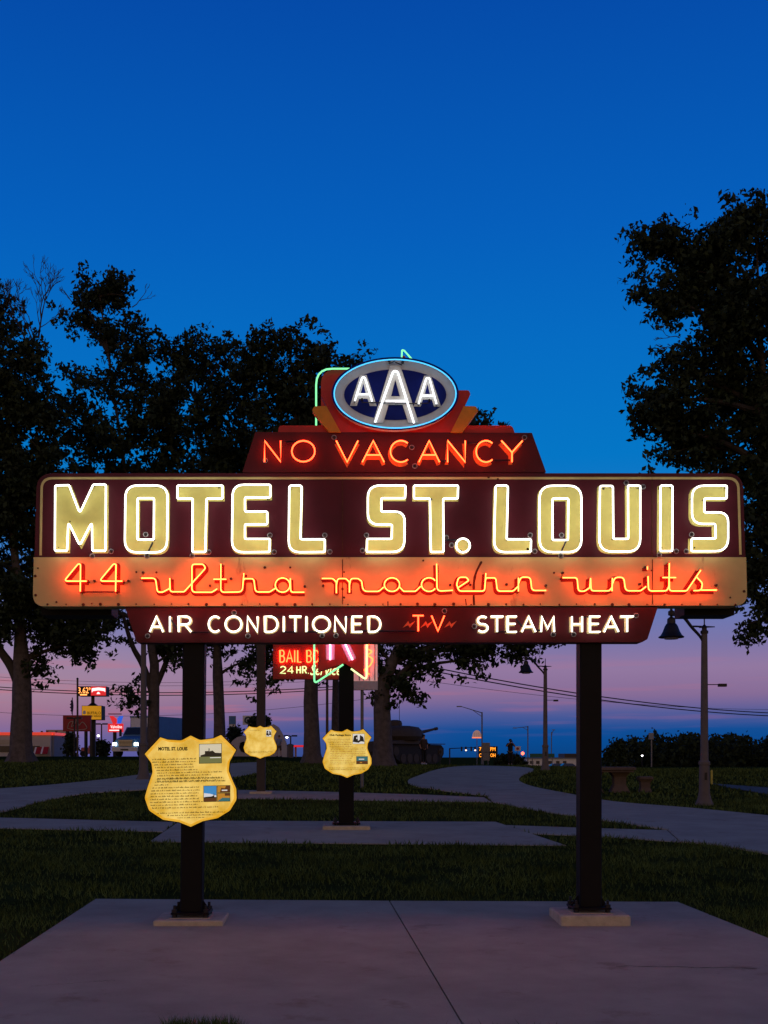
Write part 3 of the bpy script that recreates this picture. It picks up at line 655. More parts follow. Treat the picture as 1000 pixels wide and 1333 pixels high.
# posts, base plates, anchor bolts, rear frame
def post(pxc_top, pxc_bot, ztop, footing_label, yc=.17, w=.108, fh=.078):
    d = DIST+yc
    xt, xb = (pxc_top-CX)*(d-w)/F, (pxc_bot-CX)*(d-w)/F
    g = terr(xb, yc)+.035; zb = g+fh+.037
    c = .012
    ringf = lambda x, z: [(x-w+c, yc-w, z), (x+w-c, yc-w, z), (x+w, yc-w+c, z), (x+w, yc+w-c, z), (x+w-c, yc+w, z), (x-w+c, yc+w, z), (x-w, yc+w-c, z), (x-w, yc-w+c, z)]
    po = MB().loft([ringf(xb, zb+.022), ringf(xt, ztop)]).build('post', 'black_paint', sign)
    pl = MB().cbox((xb-.19, yc-.19, zb), (xb+.19, yc+.19, zb+.02), .006).build('base_plate', 'black_paint', sign)
    for a in (-1, 1):
        for b in (-1, 1):
            ab = MB().lathe((xb+a*.155, yc+b*.155, zb-.036), [(.012, 0), (.012, .055), (.030, .056), (.030, .085), (.014, .086), (.014, .125)], 8)
            ab.lathe((xb+a*.155, yc+b*.155, zb-.03), [(.028, 0), (.028, .028)], 6)
            ab.build('anchor_bolt', 'dark_steel', pl)
    for sgn in (-1, 1):
        MB().add([(xb+sgn*w, yc-.006, zb+.021), (xb+sgn*(w+.075), yc-.006, zb+.021), (xb+sgn*w, yc-.006, zb+.13), (xb+sgn*w, yc+.006, zb+.021), (xb+sgn*(w+.075), yc+.006, zb+.021), (xb+sgn*w, yc+.006, zb+.13)], [(0, 1, 2), (5, 4, 3), (0, 3, 4, 1), (1, 4, 5, 2), (2, 5, 3, 0)]).build('gusset', 'black_paint', pl, recalc=True)
    ft = thing('concrete_footing', footing_label, 'footing', (xb, yc, g), group='footings under the big sign')
    m = MB().cbox((xb-.34, yc-.34, g-.06), (xb+.34, yc+.34, g+fh), .012)
    m.build('block', 'concrete_footing', ft)
    MB().box((xb-.20, yc-.20, g+fh+.0005), (xb+.20, yc+.20, g+fh+.006)).build('grout_pad', 'concrete_footing', ft)
    return xb
XL = post(252.5, 248.5, sz(790), 'pale square concrete footing under the left post of the big sign', fh=.042)
XR = post(769.5, 769.5, sz(790), 'pale square concrete footing under the right post of the big sign', fh=.092)
for x0, x1 in ((884, 948), (60, 150)):
    d = DIST+.45
    MB().box(((x0-CX)*d/F, .2505, sz(790)-.052), ((x1-CX)*d/F, .62, sz(780))).build('rear_frame', 'black_paint', sign)
for x in (252.5, 769.5): MB().box((sx(x)-.1, .2505, sz(780)), (sx(x)+.1, .33, sz(640))).build('rear_bracket', 'black_paint', sign)
MB().box((sx(70), .2505, sz(665)), (sx(945), .30, sz(655))).build('rear_rail', 'black_paint', sign)
# ------------------------------------------------------------------ backlit shield plaques
emat('plaque_face', (.62, .37, .03), .85, scale=4., col2=(.90, .66, .17))
emat('plaque_border', (.70, .36, .01), .8, scale=7., col2=(.80, .48, .06))
emat('photo_sky', (.75, .72, .52), .62); emat('photo_grass', (.22, .25, .09), .5); emat('photo_dark', (.03, .03, .02), .3); emat('photo_blue', (.05, .28, .62), .7)
emat('photo_cloud', (.70, .75, .80), .7); emat('photo_amber', (.60, .28, .03), .6); emat('photo_brown', (.16, .06, .02), .4); emat('photo_teal', (.05, .22, .24), .5); emat('photo_white', (.75, .75, .70), .75)
SH = [(-59.9, -36, 1), (-39.6, -57.3, 1), (-30, -54, 9), (-12, -52.5, 9), (0, -58.7, 2), (12, -52.5, 9), (30, -54.5, 9), (39.5, -58.7, 1), (59.1, -38.7, 1), (50.7, -24, 8), (49.3, -12, 9), (54, 0, 9), (59.3, 12, 9), (59.7, 26, 9), (51, 40, 9), (35, 49.5, 9), (15.7, 53, 6), (0, 60, 1.5), (-15.3, 53.5, 6), (-36, 50, 9), (-54.3, 37.6, 9), (-59.9, 21, 9), (-56, 7, 9), (-49.5, -12, 9), (-51, -24, 8)]
def plaque(cx, cz, yf, k, label, heading, hbox, lines, photos, tilt=0., seed=1):
    t = thing('shield_plaque', label, 'plaque', (cx, yf, cz), group='yellow backlit shield plaques')
    base = fillet(SH, 1, seg=4)
    def pts(s=1., l=base): return [(cx+x*s*k, cz-(y*s+x*tilt)*k) for x, y in l]
    MB().plate([pts(1.018)], yf+.012, yf+.058).build('housing', 'black_paint', t)
    MB().plate([pts(1.)], yf+.002, yf+.0115).build('border', 'plaque_border', t)
    MB().plate([pts(.945)], yf-.001, yf+.0015).build('face', 'plaque_face', t)
    q = lambda x, y: (cx+x*k, cz-(y+x*tilt)*k)
    if heading: fit_text(heading, q(hbox[0], 0)[0], q(hbox[1], 0)[0], q(0, hbox[3])[1], q(0, hbox[2])[1], yf-.0015, 'print_black', t, thick=.002, bold=.045)
    rr = random.Random(seed)
    for y, x0, x1 in lines:
        mb = MB(); x = x0
        while x < x1-.5:
            w = min(rr.choice([1.2, 1.8, 2.4, 3.2, 4.2, 5.])*1.25, x1-x)
            a, b = q(x, y), q(x+w, y); h = rr.uniform(.5, .72)*k
            c = 0
            while c < w-.3:
                e = min(.85, w-c); hh = h*rr.choice([.8, 1, 1, 1.5]); a = q(x+c, y)
                mb.box((a[0], yf-.0035, a[1]-h), (a[0]+e*.72*k, yf-.0015, a[1]-h+2*hh)); c += 1.05
            x += w+1.1
        mb.build('text_line', 'print_black', t)
    for x0, x1, y0, y1, shapes in photos:
        fr = MB().plate([[q(x0-.6, y1+.6), q(x1+.6, y1+.6), q(x1+.6, y0-.6), q(x0-.6, y0-.6)]], yf-.003, yf-.0012).build('photo_print', 'photo_dark', t)
        for i, (m, poly) in enumerate(shapes):
            mb = MB().plate([[q(x0+u*(x1-x0), y0+v*(y1-y0)) for u, v in poly]], yf-.0045-.0008*i, yf-.0036-.0008*i); mb.build('photo_area', m, fr)
    return t
sq = lambda a, b, c, d: [(a, b), (c, b), (c, d), (a, d)]
lodge = [('photo_sky', sq(0, 0, 1, 1)), ('photo_grass', sq(0, .66, 1, 1)), ('photo_dark', [(.05, .66), (.05, .58), (.25, .52), (.25, .36), (.42, .36), (.42, .22), (.46, .22), (.46, .38), (.6, .34), (.72, .46), (1, .48), (1, .66)]), ('photo_white', sq(.48, .70, .98, .74))]
town = [('photo_blue', sq(0, 0, 1, .62)), ('photo_cloud', [(0, .45), (.5, .5), (1, .62), (1, .72), (0, .72)]), ('photo_brown', sq(0, .78, 1, 1)), ('photo_dark', [(.1, .78), (.1, .7), (.6, .68), (.78, .62), (.78, .5), (.84, .5), (.84, .78)])]
night = [('photo_amber', sq(0, 0, 1, 1)), ('photo_brown', [(.2, 1), (.3, .3), (.6, .4), (.7, 0), (1, 0), (1, 1)]), ('photo_white', sq(.35, .6, .8, .78))]
night2 = [('photo_amber', sq(0, 0, 1, 1)), ('photo_teal', [(0, 1), (.4, .55), (1, .6), (1, 1)]), ('photo_brown', sq(.6, 0, 1, .3))]
L1 = [(-28.5+i*3.55, a, b) for i, (a, b) in enumerate([(-50, 7), (-50, 7.5), (-47.5, 3), (-46, 4), (-44.5, 9), (-43.5, 41), (-43.5, 27), (-43.5, 43), (-43.5, 39)])]
L1 += [(6.8+(i-2)*3.75-2, a, b) for i, (a, b) in enumerate([(-44, 44), (-46, 46), (-47, -29), (-50, 11), (-51, 13), (-52, 11), (-52, 9), (-53, 11), (-53, 16), (-52, 10), (-50, 36)])]
L1 += [(41.5, -43, 45), (44.8, -30, 29), (48, -17, 18)]
plaque((248.3-CX)*DIST/F, EYE+(CY-1016.3)*DIST/F, 0., DIST/F, 'large yellow shield plaque with three photos on the left post of the big sign', 'MOTEL ST. LOUIS', (-42, -4, -44, -39.2), L1,
       [(11.5, 40, -47, -22.5, lodge), (17.3, 33.5, 7.5, 27.5, town), (35, 51, 7.5, 16, night), (35, 51, 17.5, 27.5, night2)], tilt=-.022)
# ------------------------------------------------------------------ the tall sign with a pink R
D2 = 22.9; Y2 = D2-DIST
def q2(px, py, d=D2): return ((px-CX)*d/F, EYE+(CY-py)*d/F)
def l2(pts, d=D2): return [q2(x, y, d) for x, y in pts]
b2 = base_at(451, D2+.15)
s2 = thing('tall_neon_sign', 'tall dark red sign with green neon edge and a pink letter R', 'sign', b2)
MB().plate([l2(fillet([(414, 874, 1), (414.5, 600, 1), (418, 560, 1), (418, 481.5, 18), (556, 481.5, 8), (556, 545, 8), (474, 590, 8), (473.6, 878.5, 1), (449, 863.5, 1)], 1))], Y2, Y2+.28).build('panel', 'red_enamel', s2)
g = MB()
gt = lambda pts, off=.10: [((x-CX)*(D2-off)/F, Y2-off, EYE+(CY-y)*(D2-off)/F) for x, y in pts]
g.tube(gt(fillet([(447, 865), (409.3, 890, 3), (408.6, 600), (411.7, 553), (411.7, 480, 21), (470, 480)], 1, closed=False)), .017, 7)
g.build('neon_tube', 'neon_green', s2, smooth=True)
MB().tube(gt(fillet([(457, 870.5), (477.3, 885.5, 3), (478.6, 600)], 1, closed=False)), .017, 7).build('neon_tube', 'neon_yellowgreen', s2, smooth=True)
MB().plate([l2([(519, 482), (524, 462, ), (527, 462), (541, 482)])], Y2+.05, Y2+.2).build('finial', 'red_enamel', s2)
MB().tube(gt(fillet([(522.6, 476), (523.4, 455.5, 2), (526.4, 456.5, 2), (540, 472)], 1, closed=False)), .015, 7).build('neon_tube', 'neon_green', s2, smooth=True)
mat('pink_paint', (.80, .36, .48), .6, var=.15, scale=8)
mb, tb = MB(), MB()
for i, st in enumerate(FONT['R']):
    pp = [(430+u*29, 859-v*66) for u, v in st]
    mb.tube([(a, Y2-.003-.002*i, b) for a, b in l2(pp)], 6.2*D2/F, 6, flat=.06); tb.tube(gt([(x, y) for x, y in pp], .055), .014, 7)
ro = mb.build('letter_face', 'pink_paint', s2); ro['label'] = 'big pink letter R at the foot of the tall sign'
tb.build('neon_tube', 'neon_pink', ro, smooth=True)
w = .14; yc = D2+.15-DIST+.14
MB().cbox((b2.x-w, yc-w, b2.z+.10), (b2.x+w, yc+w, q2(0, 560)[1]), .012).build('post', 'black_paint', s2)
pl = MB().cbox((b2.x-.26, yc-.24, b2.z+.095), (b2.x+.26, yc+.24, b2.z+.118), .006).build('base_plate', 'black_paint', s2)
for a in (-1, 1):
    for b in (-1, 1): MB().lathe((b2.x+a*.21, yc+b*.19, b2.z+.05), [(.014, 0), (.014, .09), (.034, .091), (.034, .125), (.016, .126), (.016, .16)], 8).build('anchor_bolt', 'dark_steel', pl)
ft = thing('concrete_footing', 'low concrete footing under the post of the pink R sign', 'footing', (b2.x, yc, b2.z+.035))
MB().cbox((b2.x-.44, yc-.42, b2.z-.02), (b2.x+.44, yc+.42, b2.z+.075), .012).build('block', 'concrete_footing', ft)
kk = D2/F*(64/119.5)*1.0
L2 = [(-34+i*4.3, -47+min(i, 5)*1.2, [8, 5, 12, 12, 14, 44, 46, 44, 46, 44, 14, 12, 10, 20, 18][i]) for i in range(15)]+[(36, -44, 44), (40, -44, 44)]
store = [('photo_white', sq(0, 0, 1, 1)), ('photo_dark', [(0, .8), (.1, .2), (.4, .1), (.45, .7), (.6, .6), (.62, .1), (.9, .3), (1, .8), (.7, .75), (.5, .9)]), ('photo_white', sq(.3, .35, .4, .5))]
street = [('photo_teal', sq(0, 0, 1, .7)), ('photo_brown', sq(0, .6, 1, 1)), ('photo_white', sq(.2, .3, .7, .42)), ('photo_amber', sq(.3, .75, .5, .9))]
q = q2(452, 980.5); plaque(q[0], q[1], Y2+.08, kk, 'middle-sized yellow shield plaque on the post below the pink R', 'Club Package Store', (-43, 9, -46.5, -41), L2, [(14, 42, -47, -23, store), (23, 50, 8, 26, street)], seed=5)
# ------------------------------------------------------------------ the bail bonds sign on a brown post, and the pale box sign behind
D3 = 34.; Y3 = D3-DIST
b3 = base_at(340, D3+.12)
s3 = thing('bail_bonds_sign', 'red neon sign reading BAIL BONDS 24 HR. Service on a brown post', 'sign', b3)
mat('red_sheet', (.36, .020, .018), .5, var=.2, scale=3); mat('brown_post', (.040, .030, .027), .6, var=.2)
MB().plate([l2([(355.5, 884), (355.5, 790), (455, 790), (455, 884.5)], D3)], Y3, Y3+.22).build('panel', 'red_sheet', s3)
BB = [('B', 364, 371), ('A', 372.5, 381.5), ('I', 381, 386.5), ('L', 387, 393), ('B', 399, 406), ('O', 407.5, 415.5), ('N', 417, 425), ('D', 427, 434.5), ('S', 436, 443.5)]
mat('letter_pink', (.70, .32, .24), .6, var=.15)
block_letters(BB, 846, 862.5, .06, 1.35, .75, 'letter_pink', 'neon_orange', parent=s3, d=D3, words='red neon letter %s of BAIL BONDS')
block_letters([('2', 364.5, 372.5), ('4', 374, 382.5), ('H', 386, 391.5), ('R', 393.5, 399.5), ('.', 400, 403)], 867, 877, .05, 1.15, .65, 'letter_cream', 'neon_yellowgreen', parent=s3, d=D3, words='pale neon character %s of 24 HR.')
a, b = q2(404, 879, D3), q2(444, 865.5, D3); fit_text('Service', a[0], b[0], a[1], b[1], Y3-.03, 'neon_yellowgreen', s3, shear=.3, thick=.03)
mb = MB()
for i, x in enumerate(range(367, 414, 4)): mb.tube([(q2(x, 0, D3)[0], Y3-.03, q2(0, 829, D3)[1]), (q2(x, 0, D3)[0], Y3-.03, q2(0, 838.5, D3)[1])], .016, 6)
mb.build('upper_row_strokes', 'letter_cream', s3)
w = .118; yc = b3.y
MB().cbox((b3.x-w, yc-w, b3.z-.05), (b3.x+w, yc+w, q2(0, 770, D3)[1]), .012).build('post', 'brown_post', s3)
x1 = q2(443, 0, D3)[0]; MB().tube([(x1, Y3+.3, terr(x1, Y3+.3)-.1), (x1, Y3+.3, q2(0, 800, D3)[1])], .033, 8).build('stay_pole', 'galv', s3)
for py in (800, 828):
    z = q2(0, py, D3)[1]; MB().box((b3.x, Y3+.222, z-.05), (x1+.1, Y3+.30, z+.05)).build('bracket', 'brown_post', s3)
ft = thing('concrete_footing', 'small low concrete footing under the brown post of the bail bonds sign', 'footing', (b3.x, yc, b3.z))
MB().cbox((b3.x-.30, yc-.30, b3.z-.08), (b3.x+.30, yc+.30, b3.z+.07), .012).build('block', 'concrete_footing', ft)
k3 = D3/F*(43/119.5)
q = q2(339, 966, D3); plaque(q[0], q[1], Y3-.07, k3, 'smallest yellow shield plaque on the brown post of the bail bonds sign', None, None, [(-42, -38, -1), (-38, 0, 2), (34, -44, 44), (38, -44, 30)], [(22, 40, -44, -20, store)], seed=9)
D4 = 37.; Y4 = D4-DIST; b4 = base_at(471.5, D4+.1)
s4 = thing('box_sign', 'pale pink box sign with orange neon scroll behind the pink R sign', 'sign', b4)
emat('box_pink', (.80, .30, .30), .42, scale=4, col2=(.95, .55, .50)); mat('box_white', (.60, .56, .58), .5, var=.1)
MB().plate([l2([(446, 898), (446, 800), (492, 800), (492, 898)], D4)], Y4, Y4+.3).build('cabinet', 'box_white', s4)
MB().plate([l2([(447, 886.5), (447, 802), (491.3, 802), (491.3, 886.5)], D4)], Y4-.012, Y4-.0005).build('lit_face', 'box_pink', s4)
for x in (468, 473.5, 481, 488): MB().box((q2(x, 0, D4)[0]-.02, Y4-.02, q2(0, 886, D4)[1]), (q2(x, 0, D4)[0]+.02, Y4-.0125, q2(0, 805, D4)[1])).build('slat', 'box_white', s4)
sc = catmull([(481, 878), (475, 872), (482, 866), (485, 858), (479, 853), (484, 848), (476, 843), (482, 836), (477, 826)], 6)
MB().tube([((x-CX)*(D4-.06)/F, Y4-.06, EYE+(CY-y)*(D4-.06)/F) for x, y in sc], .022, 7).build('neon_tube', 'neon_orange', s4, smooth=True)
MB().tube([(b4.x, b4.y, b4.z-.1), (b4.x, b4.y, q2(0, 880, D4)[1])], .05, 10).build('pole', 'galv', s4)
# ------------------------------------------------------------------ park lamps
def lamp_mesh(parent, side=-1):
    f = 1.
    MB().lathe((0, 0, 0), [(.215, -.05), (.215, .04), (.20, .06), (.165, .14), (.142, .24), (.128, .32), (.118, .95), (.136, .97), (.136, 1.03), (.108, 1.06), (.096, 1.08), (.072, 4.0), (.070, 4.18), (.02, 4.2)], 18).build('shaft', 'concrete_post', parent, world=False, smooth=True)
    MB().box((-.03, -.132, .60), (.03, -.118, .78)).build('hatch', 'iron', parent, world=False)
    MB().lathe((0, 0, 4.1), [(.095, 0), (.095, .06), (.06, .08), (.06, .14), (.085, .15), (.05, .18), (.015, .22), (.015, .46), (.004, .5)], 12).tube([(.25, 0, 4.26), (-.12, 0, 4.26)], [.012, .03], 8).build('finial', 'iron', parent, world=False, smooth=True)
    arm = catmull([(side*-.02, 0, 3.75), (side*.08, 0, 4.0), (side*.30, 0, 4.25), (side*.50, 0, 4.50), (side*.66, 0, 4.57), (side*.76, 0, 4.56)], 5)
    MB().tube(arm, [.03, .05], 8).tube(catmull([(0, 0, 4.25), (side*.16, 0, 4.27), (side*.32, 0, 4.27)], 4), .022, 8).build('arm', 'iron', parent, world=False, smooth=True)
    c = (side*.79, 0, 4.03)
    sh = MB().lathe(c, [(.295, -.03), (.305, -.01), (.25, .03), (.20, .12), (.155, .24), (.12, .30), (.10, .31), (.095, .42), (.05, .46), (.03, .47), (.03, .49), (.075, .51), (.075, .60), (.03, .63), (.03, .66)], 18).build('lamp_shade', 'iron', parent, world=False, smooth=True)
    MB().lathe((c[0], 0, c[2]-.045), [(.02, -.03), (.16, -.02), (.18, .01)], 14).build('lens', 'glass_ring', sh, world=False, smooth=True)
    fl = MB().tube([(.07, 0, 2.88), (.34, 0, 2.88)], .012, 6).build('floodlight', 'iron', parent, world=False)
    MB().box((.34, -.07, 2.83), (.52, .07, 2.90)).build('floodlight_head', 'iron', fl, world=False)
ref = None
for px, d, lab, rz in ((917, 29.6, 'nearest bell-shaped park lamp on a concrete shaft, right of the right sign post', 0.), (710, 50.6, 'smaller bell-shaped park lamp farther back, left of the right sign post', 0.), (187, 42., 'park lamp shaft on the left, in front of a tree trunk beside the blue truck', math.pi*.6)):
    b = base_at(px, d)
    t = thing('park_lamp', lab, 'street lamp', b, rz, group='bell-shaped park lamps')
    if ref is None: ref = t; lamp_mesh(t)
    else:
        for ch in list(ref.children): copy_tree(ch, t)
        if px == 187: t.scale = (1.2, 1.2, 1.2)
# ------------------------------------------------------------------ trees
def leaf_quads(centres, spread, n_each, size, rng, squash=.75):
    m = len(centres); n = m*n_each
    c = np.repeat(np.asarray(centres), n_each, 0)
    p = c+rng.normal(0, 1, (n, 3))*np.array([spread, spread, spread*squash])
    d = rng.normal(0, 1, (n, 3)); d[:, 2] -= .5; d /= np.linalg.norm(d, axis=1)[:, None]
    e = np.cross(d, rng.normal(0, 1, (n, 3))); e /= np.linalg.norm(e, axis=1)[:, None]
    s = size*rng.uniform(.6, 1.35, (n, 1)); nn = np.cross(d, e)
    v = np.empty((n, 4, 3)); v[:, 0] = p-d*s; v[:, 1] = p+e*s*.52+nn*s*.15; v[:, 2] = p+d*s; v[:, 3] = p-e*s*.52+nn*s*.15
    return v
def bez(a, b, c, n=7): return [a*(1-t)**2+b*2*t*(1-t)+c*t*t for t in [i/n for i in range(n+1)]]
def tree(label, px, d, tr, fork_py, lobes, seed, nper=.0115, leaf=.14, each=15, spread=.16, ros=7, rspread=.40, forks=(), group='oaks behind the signs', extra=None, depth=1.0, gap=.24):
    rg = np.random.default_rng(seed); rn = random.Random(seed)
    b = base_at(px, d); t = thing('oak_tree', label, 'tree', b, group=group)
    fork = P(px+rn.uniform(-2, 2), fork_py, d)
    H = fork.z-b.z
    tp = [Vector((b.x, b.y, b.z-.15)), Vector((b.x, b.y, b.z+.1)), Vector((b.x, b.y, b.z+.5)), b.lerp(fork, .35), b.lerp(fork, .7), fork]
    top_c = sum([P(l[0], l[1], d) for l in lobes], Vector())/len(lobes)
    hi = min(lobes, key=lambda l: l[1]); lead = P(hi[0], hi[1]+hi[3]*.3, d)
    tp += bez(fork, fork.lerp(top_c, .6)+Vector((0, 0, .6)), lead, 8)[1:]
    mb = MB(); n = 12
    rs = [tr*1.75, tr*1.45, tr*1.12, tr*1.0, tr*.92, tr*.86]+[tr*.62*(1-i/8)**1.1+.03 for i in range(1, 9)]
    mb.tube(tp, rs, n)
    for i in range(len(mb.v)):           # uneven bark and root flare
        v = Vector(mb.v[i]); a = math.atan2(v.y-b.y, v.x-b.x); h = v.z-b.z
        k = 1+.07*math.sin(a*5+h*1.3)+(.22*math.sin(a*4+seed)*max(0, 1-h/.9) if h < .9 else 0)
        if h < H: mb.v[i] = (b.x+(v.x-b.x)*k+math.sin(h*.9+seed)*.05*h/max(1, H), b.y+(v.y-b.y)*k, v.z)
    mb.build('trunk', 'bark', t, smooth=True)
    br = MB(); cl = []
    for (cx, cy, rx, ry, *o) in lobes:
        dens = o[0] if o else 1.
        dd = d+rn.uniform(-1, 1)*depth*rx*d/F*.6
        c = P(cx, cy, dd); rad = np.array([rx, (rx+ry)/2*depth*.9, ry])*d/F
        # limb from the leader or the trunk to this lobe
        k = min(range(4, len(tp)), key=lambda i: (tp[i]-c).length+max(0, tp[i].z-c.z+.3)*3)
        s0 = tp[k]; L_ = (c-s0).length; mid = s0.lerp(c, .5)+Vector((rn.uniform(-.1, .1)*L_, rn.uniform(-.1, .1)*L_, .18*L_))
        r0 = min(tr*.28, .03+.020*L_); path = bez(s0, mid, c, 7); br.tube(path, [r0*(1-i/7)+.022 for i in range(8)], 7)
        m = max(3, int(rx*ry*nper*dens))
        pts = []
        while len(pts) < m:
            u = rg.normal(0, 1, 3); u /= np.linalg.norm(u); r_ = rg.uniform(.10, 1)**.45
            p = np.array(c)+u*r_*rad
            g_ = math.sin(p[0]*1.9+seed)*math.sin(p[2]*2.1+seed*.7)+.5*math.sin(p[0]*4.3+p[2]*3.7+p[1]*.6)
            if g_ < -.55+gap: continue
            pts.append(p)
        for p in pts:
            cl += [p]+[p+rg.normal(0, 1, 3)*rspread for _ in range(ros)]
        for p in pts[::3]:
            p = Vector(p); s1 = path[rn.randint(3, 7)]; mm = s1.lerp(p, .5)+Vector((rn.uniform(-.3, .3), rn.uniform(-.3, .3), rn.uniform(0, .35)))
            br.tube(bez(s1, mm, p, 4), [.03, .010], 5)
    for f in forks:                       # extra visible limbs given in photo pixels
        pp = [P(x, y, d) for x, y in f[:-1]]; br.tube(catmull(pp, 5), [f[-1], f[-1]*.45], 9)
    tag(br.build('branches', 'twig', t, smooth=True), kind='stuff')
    me = tri_object('crown', leaf_quads(cl, spread, each, leaf, rg), 'leaf', quads=True)
    for_off = np.empty(len(me.vertices)*3, np.float32); me.vertices.foreach_get('co', for_off); me.vertices.foreach_set('co', (for_off.reshape(-1, 3)-np.array(b, np.float32)).ravel())
    me.update(); link_mesh('crown', me, 'leaf', t)
    return t
T1 = tree('large oak at the far left edge with a forked trunk', 28, 60, .50, 862, [(-12, 425, 38, 42), (15, 480, 45, 50), (-40, 520, 60, 60), (40, 550, 45, 60), (-20, 620, 80, 70), (45, 640, 50, 60), (25, 700, 60, 70), (-60, 720, 60, 70), (30, 780, 60, 45), (75, 800, 50, 40), (95, 830, 55, 25, .8), (-20, 800, 50, 30), (120, 838, 30, 10, .6), (52, 868, 14, 7, .8)], 11, forks=[[(30, 905), (16, 870), (-4, 840), (-22, 800), .30]])
T2 = tree('tall airy oak whose open crown rises behind the letters MO', 199, 63, .30, 865, [(130, 378, 36, 28, .85), (105, 392, 18, 24, .7), (160, 385, 20, 28, .7), (98, 420, 20, 20, .5), (140, 430, 42, 30, .6), (185, 440, 24, 30, .8), (120, 490, 38, 30, .45), (175, 495, 36, 40, .8), (90, 540, 36, 45, .5), (150, 560, 50, 45, .55), (205, 560, 40, 50, .9), (120, 600, 50, 40, .7), (190, 640, 60, 50), (110, 690, 60, 60), (190, 730, 60, 60), (130, 795, 50, 32, .8), (208, 815, 40, 36, .8), (235, 850, 22, 28, .7), (178, 902, 6, 8, 1.)], 23, forks=[[(198, 900), (186, 866), (172, 840), (160, 800), .20], [(200, 900), (214, 868), (226, 830), (232, 790), .17]])
T3 = tree('dense oak whose trunk stands just right of the left sign post', 286, 64, .30, 880, [(222, 470, 20, 28), (250, 458, 26, 24), (288, 470, 30, 36), (235, 520, 36, 40), (300, 520, 42, 44), (260, 580, 55, 45), (320, 590, 40, 50), (270, 650, 70, 55), (280, 740, 70, 60), (255, 815, 36, 36), (305, 825, 40, 34), (335, 860, 26, 20, .8)], 31)
T4 = tree('dense oak rising just left of the oval emblem', 406, 60, .38, 880, [(340, 456, 28, 26), (378, 450, 36, 20), (350, 500, 40, 40), (418, 468, 30, 22, .9), (455, 478, 18, 14, .8), (400, 510, 45, 40), (445, 520, 40, 40), (370, 570, 55, 50), (430, 590, 55, 50), (390, 660, 70, 60), (400, 740, 80, 55), (350, 800, 40, 44), (360, 858, 30, 26, .8), (420, 820, 50, 50)], 47)
T5 = tree('broad oak behind the pink R sign with branches reaching right over the small lamp', 498, 57, .42, 890, [(622, 553, 14, 9, .9), (600, 600, 45, 38), (530, 610, 60, 40), (560, 680, 80, 55), (640, 700, 60, 50), (540, 755, 80, 45), (630, 790, 60, 40), (670, 832, 48, 22, .9), (600, 838, 50, 26, .9), (545, 846, 34, 26), (470, 830, 40, 40), (525, 885, 18, 30, .9), (628, 862, 26, 12, .6), (478, 880, 12, 30, .6)], 53, forks=[[(500, 900), (540, 862), (600, 838), (680, 828), .14]])
T6 = tree('slimmer oak trunk farther back between the pink R post and its left neighbour', 437, 74, .27, 900, [(440, 840, 45, 40), (455, 790, 50, 50), (420, 780, 40, 50)], 61)
T7 = tree('big oak at the right edge overhanging the sign', 1062, 44, .42, 880, [(842, 320, 22, 20, .9), (872, 330, 30, 30), (905, 345, 36, 34), (856, 372, 24, 22, .9), (880, 395, 28, 22), (940, 315, 34, 40), (985, 300, 40, 38), (1040, 320, 50, 50), (925, 400, 45, 36), (980, 400, 60, 55), (1060, 420, 70, 70), (930, 470, 40, 36), (865, 485, 20, 22, .8), (858, 525, 32, 24), (900, 530, 50, 36), (970, 510, 60, 50), (858, 562, 30, 18), (905, 585, 55, 26), (965, 600, 60, 40), (1040, 560, 70, 70), (1000, 680, 40, 70), (1060, 700, 60, 70), (985, 770, 28, 40), (975, 812, 18, 14, .7), (1030, 790, 36, 40)], 71, group='oaks behind the signs', leaf=.115, each=15, spread=.14, rspread=.34, nper=.0125)
# bare twigs on the far-left oak
rb = random.Random(8); mb = MB()
def twig(p, dr, ln, r, lv):
    q = p+dr*ln; m = p.lerp(q, .5)+Vector((rb.uniform(-.06, .06), rb.uniform(-.06, .06), rb.uniform(-.04, .04)))
    mb.tube([p, m, q], [r, r*.6], 4)
    if lv <= 0: return
    for s in range(rb.choice([2, 2, 3])):
        nd = (dr+Vector((rb.uniform(-.62, .62), rb.uniform(-.4, .4), rb.uniform(-.25, .45)))).normalized(); twig(q, nd, ln*rb.uniform(.66, .9), max(.011, r*.66), lv-1)
for x, y, dx in ((42, 470, .05), (36, 455, -.3), (50, 440, .15)): twig(P(x, y, 59.2), Vector((dx, 0, 1)).normalized(), .95, .055, 5)
for x, y, dx in ((172, 400, .75), (100, 400, -.6)): twig(P(x, y, 62.5), Vector((dx, 0, .7)).normalized(), .5, .03, 3)
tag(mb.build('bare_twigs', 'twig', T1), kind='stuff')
mb = MB()
for x, y, dx in ((885, 440, -.9), (893, 452, -.8)): twig(P(x, y, 43.6), Vector((dx, 0, .1)).normalized(), .35, .02, 3)
tag(mb.build('bare_twigs', 'twig', T7), kind='stuff')
